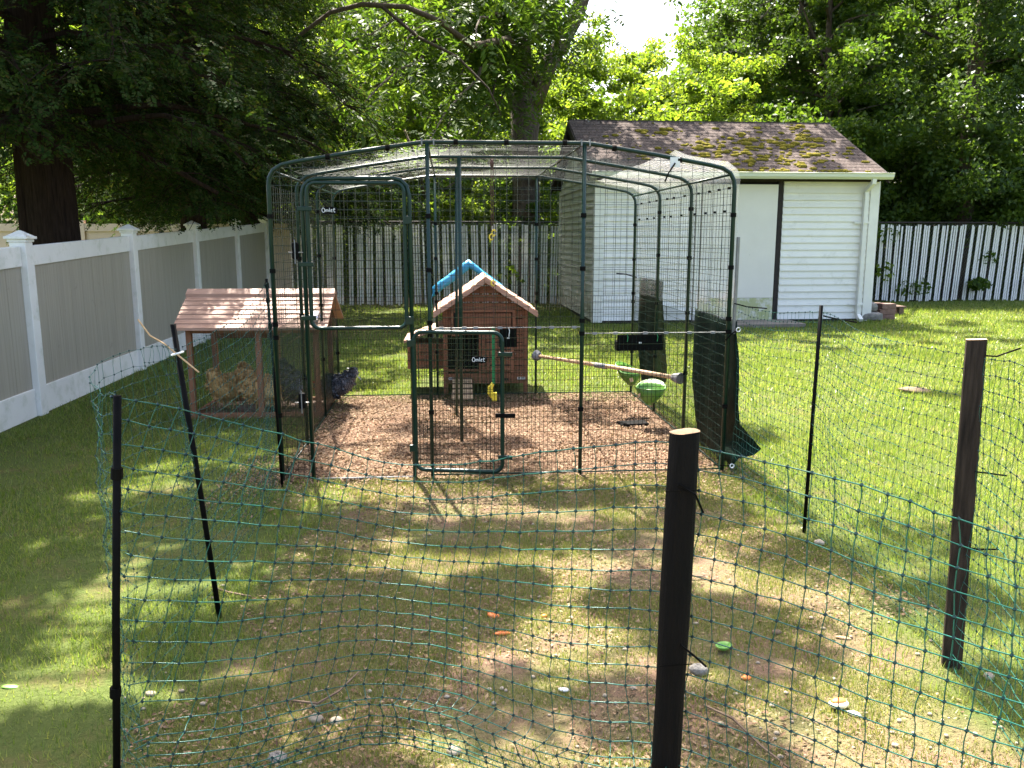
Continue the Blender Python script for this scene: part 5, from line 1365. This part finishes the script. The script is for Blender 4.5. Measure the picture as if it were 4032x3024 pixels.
# ------------------------------------------------------------------ posts of the netting
def stake(label, base, top, r, mat, group='thin black stakes of the netting', bands=(), cat='stake'):
    t = thing('netting_stake', label, cat, base, 0, group); b2 = Vector(top) - Vector(base)
    MB().tube([(0, 0, -0.08), b2 * 0.5, b2], r, 10).build('shaft', mat, t, True)
    for z in bands:
        MB().tube([b2 * (z - 0.012), b2 * (z + 0.012)], r * 1.45, 8).build('clip', 'black_plastic', t)
    return t
s1 = stake('black stake at the front left corner of the netting', (-1.04, 1.95, 0), (-0.94, 1.95, 1.128), 0.0095, 'black_plastic', bands=(0.83, 0.32))
s2 = stake('black stake leaning left with a white tie near its top', (-1.155, 3.1, 0), (-1.265, 3.1, 1.18), 0.0105, 'black_plastic')
MB().tube([(-0.02, -0.012, 1.0), (-0.14, -0.02, 1.11), (-0.19, -0.02, 1.14), (-0.23, -0.02, 1.2)], 0.0035, 5).build('tie', 'cut_wood', s2)
q = MB(); q.tube([(-0.1 + 0.02 * math.cos(a), 0.02 * math.sin(a), 1.07 + 0.006 * math.cos(a)) for a in [R(30 * k) for k in range(13)]], 0.0045, 5, False); q.build('tie', 'white_plastic', s2)
s3 = stake('slim dark stake beside the brown pen with knobby clips', (-1.40, 4.9, 0), (-1.435, 4.9, 1.26), 0.0085, 'black_plastic', bands=(0.97, 0.9, 0.78))
s4 = stake('bare dark metal stake on the right between the run and the wooden post', (1.505, 4.1, 0), (1.52, 4.1, 1.17), 0.0095, 'black_plastic')
big = thing('fence_post', 'thick black wooden post in the foreground with pale cut top', 'post', (0.375, 1.86, 0), R(8))
def post(parent, w, dpt, h, mat, lean=0.0, rnd=0.35):
    q = MB(); P = []
    n = 4
    for sx, sy, a0 in ((1, 1, 0), (-1, 1, 90), (-1, -1, 180), (1, -1, 270)):
        rr_ = rnd * dpt
        for k in range(n + 1):
            a = R(a0 + 90 * k / n); P.append((sx * (w / 2 - rr_) + rr_ * math.cos(a), sy * (dpt / 2 - rr_) + rr_ * math.sin(a)))
    m_ = len(P); H = [-0.1, 0.15, 0.4, 0.65, 0.9, h - .004, h]
    vs = [(x * (1 - 0.02 * (z == h)) + lean * z + 0.0015 * math.sin(z * 9 + x * 50), y * (1 - 0.02 * (z == h)), z) for z in H for x, y in P]
    q.add(vs, [(i * m_ + j, i * m_ + (j + 1) % m_, (i + 1) * m_ + (j + 1) % m_, (i + 1) * m_ + j) for i in range(len(H) - 1) for j in range(m_)])
    q.build('shaft', mat, parent, True)
    MB().add([(x * 0.985 + lean * h, y * 0.985, h + 0.0015 + 0.002 * math.sin(x * 60)) for x, y in P], [tuple(range(m_))]).build('cut_top', 'cut_wood', parent)
post(big, 0.072, 0.052, 1.06, 'post_wood', 0.02, 0.48)
for z, pts in ((0.93, [(0.0, -0.03, 0.945), (0.04, -0.035, 0.92), (0.062, -0.03, 0.875)]), (0.5, [(0.02, -0.03, 0.55), (0.055, -0.035, 0.52), (0.085, -0.03, 0.49)])):
    MB().tube(pts, 0.0028, 5).build('tie', 'black_plastic', big)
    MB().tube([(x, y, z) for x, y in ((-0.03, -0.03), (0.0, -0.031), (0.05, -0.031))], 0.0013, 4).build('tie', 'black_plastic', big)
rp_ = thing('fence_post', 'dark brown sawn wooden post on the right with sunlit top', 'post', (1.56, 2.74, 0), R(-22))
post(rp_, 0.062, 0.036, 1.165, 'post_brown', -0.018, 0.06)
for z, e in ((1.115, 0.03), (0.72, -0.004), (0.45, 0.008)):
    MB().tube([(0.01, -0.02, z), (0.04, -0.022, z), (0.105, -0.02, z + e)], 0.003, 5).build('tie', 'black_plastic', rp_)
MB().tube([(0, 0, 0), (0.05, -0.01, -0.012), (0.16, -0.02, -0.03)], 0.004, 5).build('cable_tie', 'black_plastic', None, loc=(1.525, 4.08, 1.12), label='black cable tie sticking out right of the metal stake top', cat='cable tie')
MB().tube([(0, 0, 0), (-0.12, 0.0, 0.01), (-0.2, 0.01, 0.03)], 0.004, 5).build('cable_tie', 'black_plastic', None, loc=(1.56, 5.1, 1.07), label='black cable tie at the front right corner of the run', cat='cable tie')

# ------------------------------------------------------------------ netting
def catmull(P, n):
    P = [np.array(p, float) for p in P]; P = [2 * P[0] - P[1]] + P + [2 * P[-1] - P[-2]]; out = []
    for i in range(1, len(P) - 2):
        for k in range(n):
            t_ = k / n
            out.append(0.5 * (2 * P[i] + (P[i + 1] - P[i - 1]) * t_ + (2 * P[i - 1] - 5 * P[i] + 4 * P[i + 1] - P[i + 2]) * t_ ** 2 + (3 * P[i] - P[i - 1] - 3 * P[i + 1] + P[i + 2]) * t_ ** 3))
    out.append(P[-2]); return np.array(out)
def netting(name, label, ctrl, cell=0.05, seed=1, r=0.0013, kr=0.0042, fold=None, shear=None, rough=0.006, parent=None):
    """ctrl rows: x, y, top z, bottom z, sideways slack of the middle rows"""
    C = catmull(ctrl, 30); xy = C[:, :2]
    s = np.concatenate([[0], np.cumsum(np.linalg.norm(np.diff(xy, axis=0), axis=1))]); L = s[-1]
    nc = int(L / cell) + 1
    rows = int(round((np.mean(C[:, 2] - C[:, 3])) / cell)) + 1
    if fold: rows += fold
    rg = np.random.default_rng(seed)
    n1, n2, n3 = rg.random((3, 12, 80)) - 0.5
    def sm(a, i, j, si, sj):
        x_, y_ = i / si, j / sj; xi, yi = int(x_), int(y_); fx, fy = x_ - xi, y_ - yi
        g_ = lambda p, q_: a[q_ % 12, p % 80]
        return (g_(xi, yi) * (1 - fx) + g_(xi + 1, yi) * fx) * (1 - fy) + (g_(xi, yi + 1) * (1 - fx) + g_(xi + 1, yi + 1) * fx) * fy
    G = []; G0 = []
    for j in range(rows):
        row = []; first = None
        for i in [-1] + list(range(nc)):
            sh = (shear(i * cell / L) * j * cell) if shear else 0
            ss = min(i * cell - sh, L) if i >= 0 else 0
            if ss < -0.001: row.append(None); continue
            ss = max(ss, 0)
            x_, y_, zt, zb, sl = [np.interp(ss, s, C[:, k]) for k in range(5)]
            tx = np.interp(min(ss + .03, L), s, C[:, 0]) - np.interp(max(ss - .03, 0), s, C[:, 0]); ty = np.interp(min(ss + .03, L), s, C[:, 1]) - np.interp(max(ss - .03, 0), s, C[:, 1])
            nl = math.hypot(tx, ty) + 1e-9; nx, ny = ty / nl, -tx / nl
            base_rows = rows - (fold or 0)
            if fold:
                crease = base_rows - 5
                if j <= crease: u = j / (base_rows - 1); o_ = 0
                else:
                    k = j - crease
                    seq = [(-0.02, .04), (-.012, .09), (-.06, .075), (-.11, .05), (-.16, .035), (-.15, .03), (-.19, .03), (-.22, .03), (-.235, .05)]
                    u = crease / (base_rows - 1); o_ = k
            else: u = j / (rows - 1); o_ = 0
            z = zt + (zb - zt) * u
            off = sl * math.sin(math.pi * min(1, u)) + 0.03 * sm(n1, i, j, 7, 5) + rough * rg.normal() * 0.5
            if o_:
                dz, dn = seq[min(o_ - 1, len(seq) - 1)]; z = max(0.006, z + dz * 0.9); off += dn
            z += 0.014 * sm(n2, i, j, 5, 4) + rg.normal() * 0.0016
            du = 0.022 * sm(n3, i, j, 4, 3) + rg.normal() * 0.0018
            if o_: du += 0.012 * o_ * 0.3
            row.append(Vector((x_ + nx * off + tx / nl * du, y_ + ny * off + ty / nl * du, max(0.004, z))))
        G0.append(row[0]); G.append(row[1:])
    q = MB()
    for j in range(rows):
        q.tube(([G0[j]] if (G[j][0] is None) else []) + [p for p in G[j] if p is not None], r * (1.25 if j in (0, rows - 1) else 1.0), 4, False)
    for i in range(nc):
        pts = []
        for j in range(rows):
            if G[j][i] is None: break
            pts.append(G[j][i])
            if j < rows - 1 and G[j + 1][i] is not None:
                m_ = (G[j][i] + G[j + 1][i]) / 2; m_.x += 0.006 * sm(n3, j * 5 + i, i, 3, 2); m_.y += 0.006 * sm(n1, i, j * 3, 2, 2)
                pts.append(m_)
        if len(pts) > 1: q.tube(pts, r * 0.85, 4, False)
    t = thing(name, label, 'netting', (0, 0, 0), 0, 'green poultry netting around the pen')
    q.build('strands', 'net_strand', t, True, kind='stuff')
    k = MB()
    for row in G:
        for p in row:
            if p is None: continue
            a, b2, c = kr, kr * 0.8, kr
            k.add([p + Vector(o) for o in ((a, 0, 0), (-a, 0, 0), (0, b2, 0), (0, -b2, 0), (0, 0, c), (0, 0, -c))], [(0, 2, 4), (2, 1, 4), (1, 3, 4), (3, 0, 4), (2, 0, 5), (1, 2, 5), (3, 1, 5), (0, 3, 5)])
    k.build('knots', 'net_knot', t, kind='stuff')
    return t
netting('poultry_netting', 'green netting across the foreground past the thick black post, its foot folded',
        [(-0.955, 1.94, 1.12, 0.06, 0.0), (-0.75, 2.02, 1.06, 0.05, 0.02), (-0.45, 2.25, 0.90, 0.04, 0.03), (-0.2, 2.22, 0.88, 0.04, 0.02), (0.03, 2.05, 0.955, 0.04, 0.0), (0.2, 1.93, 1.005, 0.04, -0.02), (0.39, 1.9, 1.02, 0.04, 0.0), (0.62, 1.76, 1.0, 0.04, 0.02), (0.8, 1.62, 0.97, 0.04, 0.03), (1.0, 1.5, 0.93, 0.04, 0.02), (1.25, 1.3, 0.93, 0.04, 0)],
        seed=3, fold=3, rough=0.003, shear=lambda u: 0.42 * max(0, 1 - u / 0.5), r=0.0015, kr=0.006)
netting('poultry_netting', 'green netting bulging round the front left corner up to the leaning stake',
        [(-0.96, 1.98, 1.12, 0.03, 0.0), (-1.07, 2.1, 1.1, 0.03, 0.0), (-1.17, 2.32, 1.14, 0.03, 0.0), (-1.17, 2.6, 1.16, 0.03, 0.05), (-1.21, 2.9, 1.12, 0.03, 0.06), (-1.25, 3.08, 1.09, 0.03, 0.0)], seed=4, rough=0.014, r=0.0007, kr=0.0036)
netting('poultry_netting', 'green netting between the leaning stake and the slim stake beside the brown pen',
        [(-1.255, 3.12, 1.09, 0.03, 0.0), (-1.28, 3.6, 1.1, 0.02, 0.03), (-1.32, 4.1, 1.13, 0.02, 0.04), (-1.38, 4.6, 1.2, 0.02, 0.02), (-1.42, 4.88, 1.235, 0.02, 0.0)], seed=5, r=0.0008, kr=0.0042)
netting('poultry_netting', 'green netting from the run corner past the metal stake to the sawn post',
        [(1.42, 5.2, 1.09, 0.02, 0.0), (1.47, 4.7, 1.08, 0.02, 0.02), (1.53, 4.08, 1.13, 0.02, 0.02), (1.56, 3.5, 1.08, 0.02, 0.10), (1.57, 3.0, 1.09, 0.02, 0.04), (1.55, 2.71, 1.11, 0.02, 0.0)], seed=6, r=0.0009, kr=0.0044)
netting('poultry_netting', 'green netting at the right edge beyond the sawn post',
        [(1.55, 2.70, 1.11, 0.02, 0.0), (1.5, 2.4, 1.13, 0.02, 0.0), (1.45, 2.1, 1.1, 0.02, 0.02), (1.35, 1.7, 1.0, 0.02, 0.02), (1.27, 1.32, 0.94, 0.03, 0.0)], seed=7, r=0.001, kr=0.0046)

# ------------------------------------------------------------------ small things on the ground
def bit(name, label, cat, c, d, mat, seed, rot=0.0, group=None, mat2=None):
    r_ = random.Random(seed); q = MB()
    q.ell((0, 0, 0), d, 9, 6)
    q.v = [(x * (1 + r_.uniform(-.16, .16)), y * (1 + r_.uniform(-.16, .16)), z * (1 + r_.uniform(-.2, .2))) for x, y, z in q.v]
    return q.build(name, mat, None, True, loc=(c[0], c[1], d[2] * 0.6), rot=(0.1, 0.1, rot), label=label, cat=cat, group=group)
bit('vegetable_scrap', 'bright orange peel strip on the worn grass in the middle of the enclosure', 'food scrap', (-0.036, 2.977), (0.035, 0.011, 0.008), 'orange_peel', 1, 0.3)
bit('vegetable_scrap', 'reddish orange peel lying just behind the bright orange strip', 'food scrap', (-0.075, 3.13), (0.028, 0.016, 0.008), 'orange_peel', 2, -0.3)
bit('vegetable_scrap', 'tiny orange scrap right of the two peels', 'food scrap', (0.129, 3.126), (0.012, 0.01, 0.008), 'orange_peel', 3)
bit('vegetable_scrap', 'small orange scrap right of the thick black post', 'food scrap', (0.807, 2.649), (0.017, 0.013, 0.009), 'orange_peel', 4)
ml = thing('melon_rind', 'cream rimmed melon rind with orange flesh, lower right on the grass', 'food scrap', (1.054, 2.468, 0.005), 0.2)
MB().ell((0, 0, 0.012), (0.036, 0.024, 0.012), 10, 6).build('rind', 'cream', ml, True); MB().ell((0, 0.003, 0.02), (0.028, 0.017, 0.01), 10, 6).build('flesh', 'orange_peel', ml, True)
av = thing('avocado_skin', 'green empty avocado skin on the grass right of the black post', 'food scrap', (0.777, 2.845, 0.004), 0.5)
MB().sheet([[(0.034 * math.cos(a) * k, 0.026 * math.sin(a) * k, 0.022 * k * k) for a in [R(20 * i) for i in range(19)]] for k in (0.05, 0.4, 0.75, 1.0)]).build('skin', 'peel_green', av, True, solid=0.003)
bit('droppings', 'white speckled dropping beside the melon rind', 'dropping', (1.09, 2.43), (0.022, 0.012, 0.008), 'white_plastic', 6, -0.4)
bit('pebble', 'white scrap glinting on the grass left of the thick black post', 'scrap', (0.175, 2.575), (0.02, 0.012, 0.006), 'white_plastic', 7)
bit('rock', 'grey fist-sized rock at the foot of the thick black post', 'rock', (0.652, 2.691), (0.036, 0.028, 0.022), 'stone', 8)
bit('rock', 'pale rock in the grass far behind the black post, right of the metal stake', 'rock', (1.519, 3.92), (0.03, 0.022, 0.018), 'pebble', 9)
bit('rock', 'cream rock right of the sawn wooden post foot', 'rock', (1.645, 2.655), (0.02, 0.016, 0.014), 'pebble', 10)
bit('rock', 'largest pale round pebble at the lower left under the netting', 'rock', (-0.618, 2.396), (0.026, 0.019, 0.015), 'pebble', 11)
bit('rock', 'round cream pebble close right of the largest pale pebble', 'rock', (-0.55, 2.385), (0.022, 0.017, 0.014), 'pebble', 12)
bit('rock', 'white and grey mottled rock at the bottom edge left of the middle', 'rock', (-0.682, 2.2), (0.03, 0.024, 0.014), 'stone', 13)
bit('rock', 'flat white pebble among the grass by the left stake', 'rock', (-1.2, 2.55), (0.022, 0.012, 0.008), 'pebble', 14)
bit('rock', 'smooth cream pebble at the bottom middle of the photo', 'rock', (-0.171, 2.231), (0.022, 0.018, 0.014), 'pebble', 15)
bit('dried_leaf', 'pale green leaf lying flat on the lawn at the lower left edge', 'leaf', (-1.695, 2.597), (0.03, 0.013, 0.004), 'peel_green', 16, 0.1)
bit('wood_scrap', 'pale wood scrap on the bare patch right of the black post', 'wood scrap', (1.258, 2.944), (0.03, 0.01, 0.006), 'cut_wood', 17, -0.2)
bit('wood_scrap', 'dark curled bark piece on the worn grass right of the black post', 'wood scrap', (1.016, 2.984), (0.024, 0.014, 0.01), 'twig', 18, 0.4)
bit('dead_leaves', 'small heap of brown dead leaves out on the sunny lawn', 'leaves', (3.969, 8.026), (0.2, 0.09, 0.03), 'twig', 19, 0.1)
for nm, lab, P in (('twig', 'long bare twig on the grass right of the black post', [(0.62, 2.47, 0.012), (0.69, 2.38, 0.02), (0.74, 2.25, 0.012), (0.79, 2.15, 0.01)]),
                   ('twig', 'forked dry twig among the pebbles at the lower left', [(-0.72, 2.5, 0.01), (-0.62, 2.44, 0.035), (-0.57, 2.52, 0.03), (-0.53, 2.68, 0.015)]),
                   ('twig', 'short dark twig left of the open lower door', [(-1.3, 3.4, 0.01), (-1.2, 3.32, 0.02), (-1.1, 3.3, 0.01)]),
                   ('twig', 'dark stick lying on the grass just right of the black post', [(0.72, 3.52, 0.012), (0.8, 3.5, 0.018), (0.86, 3.5, 0.012)])):
    MB().tube(P, [0.004, 0.0045, 0.004, 0.0025][:len(P)], 5).build(nm, 'twig', None, label=lab, cat='twig')
# many small pebbles and bark flakes, too many to name
q = MB(); rr = random.Random(77)
for i in range(260):
    x, y = rr.uniform(-1.3, 1.6), rr.choice((rr.uniform(1.8, 3.2), rr.uniform(1.8, 2.6), rr.uniform(2.0, 5.0)))
    s_ = rr.uniform(0.003, 0.010)
    q.ell((x, y, s_ * 0.5), (s_ * rr.uniform(.8, 1.5), s_, s_ * 0.7), 6, 4)
q.build('gravel_bits', 'pebble', None, True, kind='stuff', label='tiny pale pebbles strewn over the worn grass', cat='gravel')
